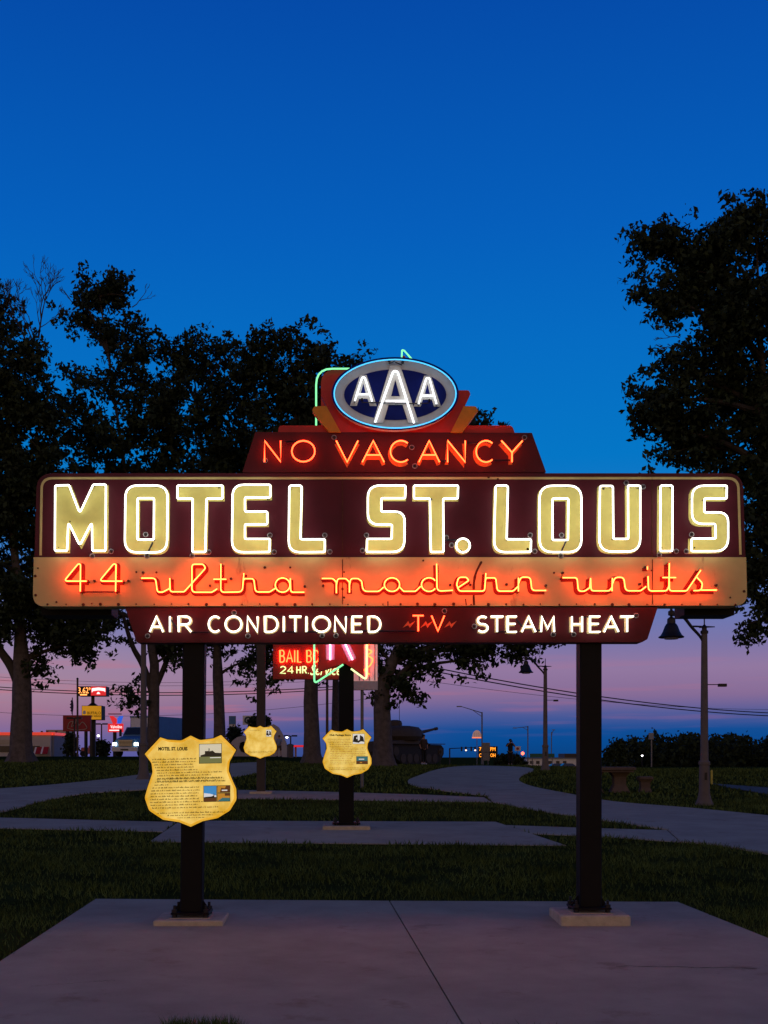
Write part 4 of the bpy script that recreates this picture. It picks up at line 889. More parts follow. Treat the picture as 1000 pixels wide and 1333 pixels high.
# far wood on the right: one mass
rg = np.random.default_rng(99); cl = []
for d in (290, 320, 350):
    for px in np.arange(792, 1190, 3.2):
        top = 968+6*math.sin(px*.11+d)+5*math.sin(px*.047+d*.3)+3*math.sin(px*.31+d)+(8 if px < 815 else 0)*1.-(3 if 860 < px < 905 else 0)
        for k in range(9):
            py = top+(1016-top)*rg.uniform(0, 1)**1.2; p = P(px+rg.uniform(-4, 4), py, d+rg.uniform(-9, 9)); cl.append(tuple(p))
me = tri_object('far_wood', leaf_quads(cl, .75, 12, .62, rg, squash=1.), 'leaf_far', quads=True)
tag(link_mesh('far_wood', me, 'leaf_far'), 'dark line of far-off woodland on the right horizon', 'woodland', kind='stuff')
t = tree('small lone conical tree at the left end of the far wood', 806, 240, .25, 995, [(806, 972, 4, 7), (803, 984, 8, 10), (810, 984, 8, 10), (806, 995, 13, 10)], 77, nper=.7, leaf=.42, each=6, spread=.4, ros=3, rspread=.5, group='far trees', gap=-.5); t.name = 'far_tree'
# ------------------------------------------------------------------ poles and wires
def utility_pole(px, d, top_py, label, arm=True, r=.14):
    b = base_at(px, d); t = thing('utility_pole', label, 'utility pole', b, group='utility poles'); zt = P(px, top_py, d).z
    MB().tube([(b.x, b.y, b.z-.3), (b.x, b.y, zt)], [r, r*.7], 9).build('pole', 'wood_pole', t, smooth=True)
    if arm:
        MB().box((b.x-1.1, b.y-.05, zt-.75), (b.x+1.1, b.y+.05, zt-.62)).build('crossarm', 'wood_pole', t)
        for s in (-1, -.45, .45, 1): MB().lathe((b.x+s, b.y, zt-.62), [(.03, 0), (.05, .04), (.03, .1), (.04, .13)], 7).build('insulator', 'insulator', t)
    return Vector((b.x, b.y, zt))
def wire(a, b, sag, r, label, grp):
    pts = [a.lerp(b, i/24)-Vector((0, 0, sag*4*(i/24)*(1-i/24))) for i in range(25)]
    tag(MB().tube(pts, r, 5).build('power_line', 'wire_black'), label, 'power line', grp)
p1 = utility_pole(426, 110, 838, 'slim utility pole behind the pink R sign')
p2 = utility_pole(1180, 165, 905, 'utility pole beyond the right edge of the frame')
wire(p1, p2+Vector((0, 0, -2.3)), 2.3, .06, 'upper thick power line running right behind the right post', 'power lines on the right')
wire(p1+Vector((0, 0, -.35)), p2+Vector((0, 0, -2.65)), 2.3, .06, 'lower thick power line running right behind the right post', 'power lines on the right')
wire(p1+Vector((0, 0, -1.9)), p2+Vector((0, 0, -1.2)), 2.0, .02, 'thin telephone wire below the thick power lines', 'power lines on the right')
p3 = utility_pole(-190, 135, 872, 'utility pole beyond the left edge of the frame')
p4 = utility_pole(500, 135, 885, 'utility pole hidden behind the broad oak trunk')
for i, (dz, r, lab) in enumerate([(1.1, .018, 'topmost thin wire behind the gas price sign'), (.75, .018, 'second thin wire behind the gas price sign'), (0, .05, 'thick power line just above the yellow sign'), (-.28, .05, 'lower of the two thick power lines above the yellow sign'), (-1.5, .02, 'lowest thin wire left of the red sign')]):
    wire(p3+Vector((0, 0, dz-.3-(1.2 if i == 4 else 0))), p4+Vector((0, 0, dz-.3)), 1.6+(.5 if i == 4 else 0), r, lab, 'power lines on the left')
# ------------------------------------------------------------------ roadside signs and buildings on the left
mat('sign_red', (.30, .012, .022), .5, var=.15, scale=2); mat('wall_white', (.46, .44, .42), .7, var=.1, scale=1.); mat('wall_grey', (.20, .22, .25), .7, var=.1, scale=1.)
mat('wall_beige', (.42, .37, .28), .7, var=.1, scale=1.); mat('red_trim', (.5, .03, .03), .5, var=.1); mat('blue_sheet', (.05, .16, .34), .5, var=.12, scale=1.5); mat('tyre', (.012, .012, .012), .9, var=.1); mat('chrome', (.45, .46, .48), .3, metal=.8, var=.1)
mat('windscreen', (.02, .03, .045), .12, var=.05, spec=.7); mat('olive', (.060, .050, .040), .8, var=.2, scale=3); mat('track_steel', (.022, .020, .018), .8, var=.3, scale=8); mat('pink_steel', (.45, .12, .12), .5, var=.1)
emat('trim_glow', (.9, .07, .04), .55); emat('yellow_lit', (.60, .26, .008), .60, scale=1., col2=(.66, .31, .012)); emat('amber_digit', (1., .34, .08), 2.2); emat('red_lit', (.75, .02, .03), .75); emat('white_lit', (1., .90, .88), 1.2)
emat('blue_lit', (.02, .12, .75), .8); emat('headlamp', (1., .95, .78), 7.); emat('white_lamp', (1., .97, 1.), 5.); emat('amber_led', (1., .30, .02), 2.4); emat('signal_glow', (1., .6, .45), 3.); emat('red_lamp', (1., .15, .08), 3.)
emat('orange_lit', (1., .25, .10), .9); emat('dome_lit', (.60, .36, .32), .28)
def bx(px0, px1, py0, py1, d, y1=None, off=0.):
    return (((px0-CX)*d/F, d-DIST-off, EYE+(CY-py1)*d/F), ((px1-CX)*d/F, (d-DIST-off+.05) if y1 is None else d-DIST+y1, EYE+(CY-py0)*d/F))
def panel(name, m, par, px0, px1, py0, py1, d, depth=.05, off=0.):
    a, b = bx(px0, px1, py0, py1, d, None, off); return MB().box(a, (b[0], a[1]+depth, b[2])).build(name, m, par)
def pole(par, px, d, top_py, r, m='iron', name='pole', dy=0.):
    b = base_at(px, d+dy); return MB().tube([(b.x, b.y, b.z-.3), (b.x, b.y, P(px, top_py, d).z)], r, 9).build(name, m, par, smooth=True)
# diner with red band
d = 125; b = base_at(20, d); t = thing('diner', 'white diner with a glowing red roof band and striped awning at far left', 'building', b)
X0, X1, X2 = P(-90, 0, d).x, P(66, 0, d).x, P(84, 0, d+7).x; zt = P(0, 957, d).z; yf = d-DIST
wl = MB().box((X0, yf, b.z-.4), (X1, yf+6, zt)).build('wall', 'wall_white', t)
MB().box((X1+.01, yf+.4, b.z-.4), (X2+.4, yf+6, zt)).build('side_wall', 'wall_grey', t)
MB().box((X0, yf-.12, zt+.003), (X1+.1, yf+6, zt+.30)).build('roof_band', 'trim_glow', t)
MB().box((X1+.12, yf+.35, zt+.003), (X2+.5, yf+6, zt+.26)).build('roof_band', 'trim_glow', t)
panel('rooftop_unit', 'wall_beige', t, 60, 86, 950, 956.5, d+9, 3.); panel('sign_band', 'wall_beige', t, 0, 14.5, 963, 968.5, d, .06, .07)
for px in (53, 60, 40, 72): panel('vent', 'dark_steel', t, px, px+2, 951.5, 954.5, d+3, .4)
mat('window_dark', (.03, .035, .045), .2, var=.1)
for px in (-40, -20, 0, 20, 38): panel('window', 'window_dark', t, px, px+14, 971, 979, d, .06, .065)
aw = thing('striped_awning', 'red and white striped awning on the white diner wall', 'awning', P(55, 980, d))
for i in range(8):
    x0 = P(46+i*2.25, 0, d).x; x1 = P(48.2+i*2.25, 0, d).x; z0, z1 = P(0, 981, d).z, P(0, 972, d).z
    MB().add([(x0, yf-.75, z0), (x1, yf-.75, z0), (x1, yf-.01, z1), (x0, yf-.01, z1), (x0, yf-.75, z0-.05), (x1, yf-.75, z0-.05), (x1, yf-.01, z1-.05), (x0, yf-.01, z1-.05)], [(0, 1, 2, 3), (7, 6, 5, 4), (0, 4, 5, 1), (1, 5, 6, 2), (2, 6, 7, 3), (3, 7, 4, 0)]).build('stripe', 'sign_red' if i % 4 else 'white_paint', aw)
def shrub(px, py0, py1, w, d, label, seed, name='shrub', cone=False):
    b = base_at(px, d); t = thing(name, label, 'shrub', b, group='background shrubs'); rg = np.random.default_rng(seed); cl = []
    zt = P(px, py0, d).z; zb = b.z; rr_ = w/2*d/F
    for _ in range(int(60+20*(zt-zb))):
        h = rg.uniform(0, 1); r = rr_*((1-h)**.6 if cone else math.sqrt(max(0, 1-(2*h-1)**2*.8))); a = rg.uniform(0, 6.28); q = rg.uniform(.2, 1)**.5
        cl.append((r*q*math.cos(a), r*q*math.sin(a), .1+h*(zt-zb-.1)))
    link_mesh('foliage', tri_object('foliage', leaf_quads(cl, .22, 14, .17, rg), 'leaf', quads=True), 'leaf', t)
    MB().tube([(0, 0, -.2), (0, 0, (zt-zb)*.7)], [.07, .03], 6).build('stem', 'bark', t, world=False)
    return t
shrub(93, 958, 983, 12, 112, 'dark upright evergreen shrub right of the diner', 5, cone=True)
shrub(306, 948, 985, 18, 118, 'dark shrub below the blue sign', 6); shrub(331, 934, 985, 9, 116, 'tall dark shrub behind the brown post', 7, cone=True); shrub(346, 935, 985, 5, 117, 'slim dark shrub right of the brown post', 12, cone=True)
shrub(133, 966, 985, 12, 123, 'dark low shrub left of the blue truck', 8); shrub(657, 989, 997, 9, 84, 'low dark shrub left of the person taking a picture', 9); shrub(672, 990, 997, 6, 83, 'low dark shrub right of the person taking a picture', 10)
# red sign on posts
d = 112; t = thing('red_roadside_sign', 'dark red roadside sign with pale scroll lettering left of the yellow sign', 'sign', base_at(100, d))
panel('panel', 'sign_red', t, 82, 118, 931, 952, d, .4)
sc = catmull([(88, 948), (90, 941), (95, 939), (93, 946), (98, 942), (100, 936), (103, 944), (107, 940), (111, 943), (113, 948), (106, 950), (96, 950), (88, 948)], 4)
MB().tube([P(x, y, d-.06) for x, y in sc], .03, 5).build('scroll_lettering', 'wall_beige', t)
for px in (88, 112): pole(t, px, d, 950, .16, dy=.2)
# tall double sign: price panel above, yellow panel below
d = 118; t = thing('gas_price_sign', 'tall pylon with lit price 3.62 and red panel above a yellow restaurant sign', 'sign', base_at(121, d+.9))
pole(t, 121, d, 905, .17, 'iron', dy=.9); pole(t, 120.8, d, 937, .30, 'iron', 'pole_sleeve', dy=.9)
a, b_ = bx(101, 138, 893.4, 905.8, d); MB().box(a, (b_[0], a[1]+1.8, b_[2])).build('price_cabinet', 'black', t)
fc = panel('red_panel', 'red_lit', t, 118.5, 138, 893.8, 905.4, d, .02, .03)
a, b_ = P(102, 902.5, d), P(115.5, 894.8, d); fit_text('3.62', a.x, b_.x, a.z, b_.z, yf_ := d-DIST-.01, 'amber_digit', t, thick=.05)
a, b_ = P(116, 898.5, d), P(118, 894.8, d); fit_text('9', a.x, b_.x, a.z, b_.z, yf_, 'amber_digit', t, thick=.05)
panel('caption_bar', 'amber_digit', t, 104.5, 113.5, 903.5, 905.2, d, .03, .05)
MB().plate([[tuple((P(x, y, d).x, P(x, y, d).z)) for x, y in [(119.8, 899.5), (119.8, 896), (128.5, 895), (137.2, 896), (137.2, 901), (135.8, 899.6), (128.5, 898.6), (121.2, 899.6), (119.8, 901.5)]]], d-DIST-.08, d-DIST-.035).build('white_arch_lettering', 'white_lit', fc)
MB().plate([[tuple((P(x, y, d).x, P(x, y, d).z)) for x, y in [(126, 903.5), (127.4, 900.9), (129.2, 900.9), (130.8, 903.5)]]], d-DIST-.08, d-DIST-.035).build('white_badge', 'white_lit', fc)
MB().tube([P(121, 915, d+.9), P(121, 919, d+.9)], [.17, .55], 9).build('collar', 'iron', t)
a, b_ = bx(106.5, 132.4, 918.5, 937, d); MB().box(a, (b_[0], a[1]+1.8, b_[2])).build('yellow_cabinet', 'black', t)
ypn = panel('yellow_panel', 'yellow_lit', t, 107, 132, 919, 936.5, d, .02, .03)
for s_, x0, x1, y0, y1 in (('BUFFALO', 114, 131.3, 930, 926.2), ('WILD WINGS', 114, 131.3, 933.6, 931)):
    a, b_ = P(x0, y0, d), P(x1, y1, d); fit_text(s_, a.x, b_.x, a.z, b_.z, d-DIST-.032, 'print_black', t, thick=.03)
MB().plate([[tuple((P(x, y, d).x, P(x, y, d).z)) for x, y in [(108, 929), (108.4, 926), (110, 924.8), (111.8, 925.6), (112.2, 928.8), (110, 930)]]], d-DIST-.07, d-DIST-.032).build('white_emblem', 'white_paint', ypn)
# brown pole, flagpole, parking lights
t = thing('bare_pole', 'tall thin brown pole left of the price sign', 'pole', base_at(101, 106)); pole(t, 101, 106, 884, .085, 'wood_pole'); MB().lathe(tuple(P(101, 884.5, 106)), [(.1, 0), (.1, .1), (.03, .16)], 8).build('cap', 'iron', t)
t = thing('flagpole', 'flagpole with a limp dark flag left of the brown pole', 'flagpole', base_at(94.3, 128)); pole(t, 94.3, 128, 908, .05, 'galv')
mat('flag_cloth', (.03, .025, .06), .9, var=.6, scale=3); fl = []
for i in range(10):
    z = P(0, 911+i*2., 128).z; w_ = .12+.26*math.sin(i*.33+.2); xx = P(94.3, 0, 128).x; fl.append([(xx-w_*(.3+.4*(i % 2)), 128-DIST-.12, z), (xx, 128-DIST-.2, z-.05), (xx+w_*.4, 128-DIST-.12, z), (xx, 128-DIST-.07, z)])
MB().loft(fl).build('flag', 'flag_cloth', t)
def lot_light(px, d, top, label, lit=False, w=.55):
    b = base_at(px, d); t = thing('lot_light', label, 'street light', b, group='parking lot lights'); pole(t, px, d, top, .07, 'iron'); z = P(px, top, d).z
    for s in (-1, 1):
        o = MB().box((b.x+s*.1, b.y-.16, z-.03), (b.x+s*(.1+w), b.y+.16, z+.12)).build('lamp_head', 'iron', t)
    MB().box((b.x-.12, b.y-.05, z), (b.x+.12, b.y+.05, z+.06)).build('arm', 'iron', t)
    if lit: MB().lathe((b.x-.1-w/2, b.y, z-.1), [(.02, -.1), (.13, -.03), (.13, .03), (.05, .07)], 10).build('lamp', 'white_lamp', t)
lot_light(97, 108, 935.5, 'unlit twin-head lot light in front of the red sign'); lot_light(132.3, 130, 943, 'unlit twin-head lot light left of the blue truck'); lot_light(378.5, 122, 958.5, 'lit twin-head lot light right of the white sculpture', True)
t = thing('lit_lamp', 'small glowing white street lamp between the yellow sign and the blue truck', 'street light', base_at(128.6, 140)); pole(t, 128.6, 140, 955, .05, 'iron'); MB().lathe(tuple(P(128.6, 956.8, 140)-Vector((0, .2, .1))), [(.03, -.12), (.14, -.05), (.14, .06), (.04, .13)], 10).build('globe', 'white_lamp', t)
# oil change sign
d = 130; t = thing('red_blue_sign', 'lit sign with red and blue V emblem above a red box, left of the truck', 'sign', base_at(149.5, d+.3)); pole(t, 149.5, d, 952, .2, dy=.3)
panel('top_bar', 'sign_red', t, 141, 158, 928.8, 930, d, .3); panel('red_box', 'red_lit', t, 140.5, 160, 942, 953, d, .5)
def ppoly(name, m, par, pts, d, off, th=.05): return MB().plate([[(P(x, y, d).x, P(x, y, d).z) for x, y in pts]], d-DIST-off, d-DIST-off+th).build(name, m, par)
ppoly('red_stroke', 'red_lit', t, [(142.5, 932), (147.5, 932), (152, 936), (152, 941), (149.5, 942.2), (147, 942.2)], d, 0, .3); ppoly('blue_stroke', 'blue_lit', t, [(152.6, 941.6), (152.6, 936), (155, 932.4), (160, 932), (157, 942), (154, 942.2)], d, 0, .3)
a, b_ = P(144, 948, d), P(159, 944, d); fit_text('Valvoline', a.x, b_.x, a.z, b_.z, d-DIST-.005, 'white_lit', t, thick=.04); panel('caption_bar', 'white_lit', t, 142.5, 158, 950, 951.3, d, .03, .04)
t = thing('orange_sign', 'small orange and white lit sign right of the blue truck', 'sign', base_at(232.5, 140)); pole(t, 232.5, 140, 945, .12, dy=.2); panel('panel', 'orange_lit', t, 228.5, 236.5, 939.5, 948, 140, .3); panel('white_bar', 'white_lit', t, 229.3, 235.7, 940.2, 943, 140, .04, .045); ppoly('white_badge', 'white_lit', t, [(230.6, 946.6), (231.6, 944.4), (233.4, 944.4), (234.4, 946.6)], 140, .045, .04)
panel('grey_base', 'wall_grey', t, 229, 236, 949, 958, 140, .3)
# blue panel sign and white coffee sign
d = 150; t = thing('blue_panel_sign', 'blue panel sign left of the brown post', 'sign', base_at(302.5, d+.2)); pole(t, 302.5, d, 948, .12, dy=.2); panel('frame', 'wall_grey', t, 298, 307, 932, 949, d, .35); panel('blue_face', 'blue_sheet', t, 298.6, 306.4, 932.6, 942.5, d, .02, .025); panel('pale_face', 'white_paint', t, 298.6, 306.4, 943.2, 946, d, .02, .025)
d = 152; t = thing('round_logo_sign', 'white sign with a dark round logo left of the brown post', 'sign', base_at(324, d+.2)); pole(t, 324, d, 942, .12, dy=.2); panel('panel', 'white_paint', t, 316, 332, 931.5, 943.5, d, .35)
mat('logo_green', (.02, .05, .04), .6); ppoly('logo_ring', 'logo_green', t, ellipse(323, 937.5, 5., 5., 20), d, .03, .02); ppoly('logo_centre', 'white_paint', t, ellipse(323, 937.5, 2.6, 2.6, 14), d, .045, .012); ppoly('logo_figure', 'logo_green', t, [(322, 940), (321.6, 937), (323, 935.4), (324.4, 937), (324, 940)], d, .06, .012)
# white sculpture
d = 104; t = thing('white_sculpture', 'large white rounded sculpture with a black round opening behind the smallest plaque', 'sculpture', base_at(338, d)); yf = d-DIST
mat('sculpture_white', (.38, .37, .40), .6, var=.08, scale=1.)
zb = t.location.z-.1
def wp(pts): return [(P(x, y, d).x, max(zb, P(x, y, d).z)) for x, y in pts]
MB().plate([wp([(299, 992), (299, 972), (302, 965), (308, 960), (316, 957.6), (325, 958), (331, 962), (334, 968), (334, 992)]), wp([(318.2, 980), (313.5, 978.5), (311, 973), (312.5, 967), (316.8, 965), (320.5, 968), (322, 973), (321.4, 978)])], yf, yf+1.2).build('front_ring', 'sculpture_white', t)
MB().plate([wp(ellipse(316.5, 972.5, 6.2, 8.2, 18))], yf+.5, yf+1.0).build('dark_opening', 'black', t)
MB().plate([wp([(334.3, 992), (334.3, 966), (340, 955), (348, 945), (356, 942.5), (362, 946), (368, 956), (372.5, 967), (374, 978), (373.5, 992)])], yf+.3, yf+1.6).build('tall_wing', 'sculpture_white', t)
# canopy and bin
d = 126; t = thing('red_canopy', 'low red-roofed canopy right of the white sculpture', 'canopy', base_at(384, d)); panel('roof', 'red_lit', t, 373, 397, 970, 972.3, d, 3.)
for px in (374.5, 385, 396): b = base_at(px, d+1.); MB().box((b.x-.1, b.y-.1, b.z-.2), (b.x+.1, b.y+.1, P(0, 972.4, d).z)).build('column', 'wall_grey', t)
d = 100; b = base_at(378, d); t = thing('litter_bin', 'grey litter bin right of the white sculpture', 'bin', b); MB().lathe(tuple(b), [(.24, -.05), (.27, .1), (.27, .95), (.3, .97), (.3, 1.02), (.16, 1.1), (.15, 1.05)], 14).build('drum', 'concrete_post', t, smooth=True); MB().lathe(tuple(b+Vector((0, 0, 1.06))), [(.15, 0), (.1, .06), (.02, .08)], 12).build('lid', 'iron', t, smooth=True)
# boom arm
d = 124; t = thing('boom_lift', 'pink raised boom arm right of the price pylon', 'boom lift', base_at(116, d)); g0 = base_at(116, d)
MB().cbox((g0.x-.7, g0.y-.6, g0.z+.25), (g0.x+.7, g0.y+.6, g0.z+.9), .08).build('chassis', 'pink_steel', t)
for a in (-.5, .5):
    for c in (-.62, .62): MB().loft([[(g0.x+a+.28*math.cos(i*.524), g0.y+c+e, g0.z+.28+.28*math.sin(i*.524)) for i in range(12)] for e in (-.1, .1)]).build('wheel', 'tyre', t)
MB().tube([(g0.x, g0.y, g0.z+.9), P(125.5, 967, d), P(131, 969.5, d)], [.16, .12, .1], 8).build('boom', 'pink_steel', t); q = P(132.5, 970, d); MB().box((q.x-.3, q.y-.3, q.z-.5), (q.x+.3, q.y+.3, q.z+.3)).build('basket', 'dark_steel', t)
# ------------------------------------------------------------------ box truck
d = 103; bt = base_at(163, d); t = thing('box_truck', 'blue box truck with headlights on, parked beyond the lawn on the left', 'truck', bt, -.27)
def lb(name, m, par, a, b, c=0.): mb = MB(); (mb.cbox(a, b, c) if c else mb.box(a, b)); return mb.build(name, m, par, world=False)
MB().add([(-1.0, .1, .75), (1.0, .1, .75), (1.1, 1.9, .75), (-1.1, 1.9, .75), (-.9, .15, 1.45), (.9, .15, 1.45), (1.05, 1.9, 1.75), (-1.05, 1.9, 1.75)], [(3, 2, 1, 0), (4, 5, 6, 7), (0, 1, 5, 4), (1, 2, 6, 5), (2, 3, 7, 6), (3, 0, 4, 7)]).build('hood', 'blue_sheet', t, world=False)
cab = MB().add([(-1.15, 1.91, .6), (1.15, 1.91, .6), (1.15, 3.6, .6), (-1.15, 3.6, .6), (-1.12, 1.95, 1.8), (1.12, 1.95, 1.8), (1.12, 3.6, 1.8), (-1.12, 3.6, 1.8), (-.98, 2.4, 2.5), (.98, 2.4, 2.5), (1.0, 3.6, 2.5), (-1.0, 3.6, 2.5)], [(3, 2, 1, 0), (0, 1, 5, 4), (1, 2, 6, 5), (2, 3, 7, 6), (3, 0, 4, 7), (4, 5, 9, 8), (5, 6, 10, 9), (6, 7, 11, 10), (7, 4, 8, 11), (8, 9, 10, 11)]).build('cab', 'blue_sheet', t, world=False)
MB().add([(-.98, 2.0, 1.86), (.98, 2.0, 1.86), (.87, 2.36, 2.42), (-.87, 2.36, 2.42), (-.98, 1.93, 1.88), (.98, 1.93, 1.88), (.87, 2.32, 2.44), (-.87, 2.32, 2.44)], [(4, 5, 6, 7), (3, 2, 1, 0), (0, 1, 5, 4), (1, 2, 6, 5), (2, 3, 7, 6), (3, 0, 4, 7)]).build('windscreen', 'windscreen', cab, world=False)
lb('bumper', 'white_paint', t, (-1.15, -.15, .42), (1.15, .09, .78), .03); lb('number_plate', 'black', t, (-.35, -.17, .5), (.35, -.152, .62))
gr = lb('grille', 'dark_steel', t, (-.62, .06, .84), (.62, .095, 1.36))
for i in range(5): lb('slat', 'chrome', gr, (-.64, .03, .86+i*.11), (.64, .058, .91+i*.11))
for s in (-1, 1):
    lb('headlight', 'headlamp', t, (s*.98-.17, .0, .90), (s*.98+.17, .09, 1.13)); lb('mirror', 'black', t, (s*1.35-.1, 1.9, 1.7), (s*1.35+.1, 2.0, 2.3)); MB().tube([(s*1.12, 2.0, 1.9), (s*1.26, 1.95, 1.95)], .02, 6).build('mirror_arm', 'black', t, world=False)
    for y in (.95, 7.6):
        wh = MB().loft([[(s*.98+e, y+.48*math.cos(i*.393), .46+.48*math.sin(i*.393)) for i in range(16)] for e in (-.14, .14)]).build('wheel', 'tyre', t, world=False); MB().loft([[(s*1.13+e, y+.25*math.cos(i*.524), .46+.25*math.sin(i*.524)) for i in range(12)] for e in (-.02, .02)]).build('rim', 'chrome', wh, world=False)
mat('box_front', (.66, .66, .68), .5, var=.1, scale=2.)
lb('cargo_box', 'blue_sheet', t, (-1.25, 3.72, .95), (1.25, 11.2, 3.45)); lb('box_front', 'box_front', t, (-1.17, 3.66, 1.05), (1.17, 3.715, 3.34)); lb('box_edge', 'blue_sheet', t, (-1.25, 3.6, 3.345), (1.25, 3.715, 3.46)); lb('chassis', 'black', t, (-.5, .3, .45), (.5, 10, .6))
for x in (-.8, 0, .8): lb('marker_lamp', 'white_paint', t, (x-.06, 3.56, 3.36), (x+.06, 3.598, 3.42))
# ------------------------------------------------------------------ tank on display
d = 90; bt = base_at(523, d); bt.z += .02; t = thing('army_tank', 'old army tank on display behind the broad oak trunk', 'tank', bt, R(141.7))
def ctr(y0, y1): return [(-3.2, .75), (-2.9, .35), (-2.2, .02), (2.1, .02), (2.8, .4), (3.25, .85), (3.3, 1.15), (3.05, 1.4), (-2.85, 1.4), (-3.2, 1.15)]
for s in (-1, 1):
    pr = ctr(0, 0); tk = MB().loft([[(s*1.22+e, y, z) for y, z in pr] for e in (-.32, .32)]).build('track', 'track_steel', t, world=False, recalc=True)
    for k in range(6): MB().loft([[(s*1.22+e, -2.0+k*.8+.33*math.cos(i*.449), .42+.33*math.sin(i*.449)) for i in range(14)] for e in (-.36, .36)]).build('road_wheel', 'olive', tk, world=False, recalc=True)
    for y, z, r_ in ((-2.75, .88, .3), (2.85, .92, .33)): MB().loft([[(s*1.22+e, y+r_*math.cos(i*.449), z+r_*math.sin(i*.449)) for i in range(14)] for e in (-.36, .36)]).build('sprocket', 'olive', tk, world=False, recalc=True)
    MB().box((s*1.25-.5, -3.1, 1.43), (s*1.25+.5, 3.15, 1.49)).build('fender', 'olive', t, world=False)
MB().loft([[(x, y, z) for y, z in [(-3.15, .9), (-2.6, .45), (2.9, .45), (3.2, .9), (3.1, 1.6), (1.2, 1.72), (-1.6, 1.72), (-2.4, 1.45)]] for x in (-.88, .88)]).build('hull', 'olive', t, world=False, recalc=True)
tu = MB().loft([[(r_*.95*math.cos(i*.3927), -.1+r_*1.25*math.sin(i*.3927)*(1.12 if math.sin(i*.3927) > 0 else 1), z) for i in range(16)] for r_, z in ((1.25, 1.73), (1.48, 2.0), (1.42, 2.35), (1.12, 2.68), (.5, 2.78))]).build('turret', 'olive', t, world=False, smooth=True)
MB().lathe((.45, .2, 2.66), [(.5, 0), (.52, .3), (.45, .48), (.2, .55)], 12).build('cupola', 'olive', tu, world=False, smooth=True)
MB().tube([(0, -1.3, 2.2), (0, -2.1, 2.28), (0, -4.3, 2.62), (0, -4.32, 2.622), (0, -4.6, 2.66)], [.24, .14, .085, .12, .12], 10).build('gun_barrel', 'olive', tu, world=False, smooth=True)
MB().tube([(-.6, 1.1, 2.5), (-.6, 1.15, 4.6)], .02, 5).build('antenna', 'iron', tu, world=False)
# ------------------------------------------------------------------ people
def skin(name, verts, edges, rad, m, par, loc):
    me = bpy.data.meshes.new(name); me.from_pydata(verts, edges, []); o = link_mesh(name, me, m, par); mo = o.modifiers.new('skin', 'SKIN'); mo.use_smooth_shade = True
    if not me.skin_vertices: return o
    for sv, r_ in zip(me.skin_vertices[0].data, rad): sv.radius = (r_, r_*.85) if not isinstance(r_, tuple) else r_
    me.skin_vertices[0].data[0].use_root = True
    su = o.modifiers.new('sub', 'SUBSURF'); su.levels = 1; su.render_levels = 2
    return o
mat('skin_tone', (.42, .24, .17), .6, var=.1)
def person(px, d, label, heading, h, cols, arms, legs=((.10, -.02), (.10, .03)), shorts=False):
    b = base_at(px, d); t = thing('person', label, 'person', b, heading); k = h/1.75; V = lambda x, y, z: (x*k, y*k, z*k)
    def arm(s, e, w_): return [V(s*.17, 0, 1.42), V(*e), V(*w_), V(w_[0]*.9, w_[1]-.06, w_[2]+.05)]
    A1, A2 = arm(-1, *arms[0]), arm(1, *arms[1])
    vb = [V(0, 0, .97), V(0, .01, 1.2), V(0, 0, 1.4), V(0, -.01, 1.50), V(0, -.02, 1.60), V(0, -.02, 1.70), V(0, -.11, 1.60)]
    eb = [(0, 1), (1, 2), (2, 3), (3, 4), (4, 5), (4, 6)]; rb_ = [.13, .12, .13, .05, .085, .075, .018]
    for A in (A1, A2):
        n0 = len(vb); vb += A; eb += [(2, n0)]+[(n0+i, n0+i+1) for i in range(3)]; rb_ += [.06, .042, .03, .03]
    for s, (lx, ly) in zip((-1, 1), legs):
        n0 = len(vb); vb += [V(s*.09, 0, .90), V(s*lx, ly-.03, .50), V(s*lx, ly+.02, .09), V(s*lx, ly-.14, .035)]; eb += [(0, n0), (n0, n0+1), (n0+1, n0+2), (n0+2, n0+3)]; rb_ += [.085, .055, .04, .035]
    skin('body', vb, eb, [r_*k for r_ in rb_], 'skin_tone', t, b)
    vs_ = [V(0, 0, .84), V(0, .01, 1.15), V(0, 0, 1.4), V(0, -.01, 1.46)]+A1[:2]+A2[:2]; skin('shirt', vs_, [(0, 1), (1, 2), (2, 3), (2, 4), (4, 5), (2, 6), (6, 7)], [r_*k for r_ in (.19, .175, .175, .08, .09, .075, .09, .075)], cols[0], t, b)
    vt = [V(0, 0, .98)]; et = []; rt = [.18]
    for s, (lx, ly) in zip((-1, 1), legs):
        n0 = len(vt); vt += [V(s*.09, 0, .88), V(s*lx, ly-.03, .50)]+([] if shorts else [V(s*lx, ly+.02, .12)]); et += [(0, n0), (n0, n0+1)]+([] if shorts else [(n0+1, n0+2)]); rt += [.125, .09]+([] if shorts else [.07])
    skin('trousers', vt, et, [r_*k for r_ in rt], cols[1], t, b)
    for s, (lx, ly) in zip((-1, 1), legs): MB().loft([[(x*k, y*k, z*k) for x, y, z in rg_] for rg_ in ([(s*lx-.045, ly+.07, 0), (s*lx+.045, ly+.07, 0), (s*lx+.05, ly-.2, 0), (s*lx-.05, ly-.2, 0)], [(s*lx-.04, ly+.06, .1), (s*lx+.04, ly+.06, .1), (s*lx+.045, ly-.17, .05), (s*lx-.045, ly-.17, .05)])]).build('shoe', cols[2], t, world=False, recalc=True)
    MB().lathe(V(0, .005, 1.60), [(.088*k, 0), (.10*k, .06*k), (.09*k, .11*k), (.05*k, .145*k), (.01*k, .15*k)], 12).build('hair', cols[3], t, world=False, smooth=True)
    return t
mat('cloth_black', (.012, .012, .014), .9, var=.2); mat('cloth_blue', (.20, .25, .34), .9, var=.15); mat('cloth_khaki', (.10, .07, .05), .9, var=.15); mat('cloth_brown', (.05, .035, .03), .9, var=.15); mat('hair_dark', (.015, .011, .009), .8); mat('shoe_white', (.5, .48, .46), .7)
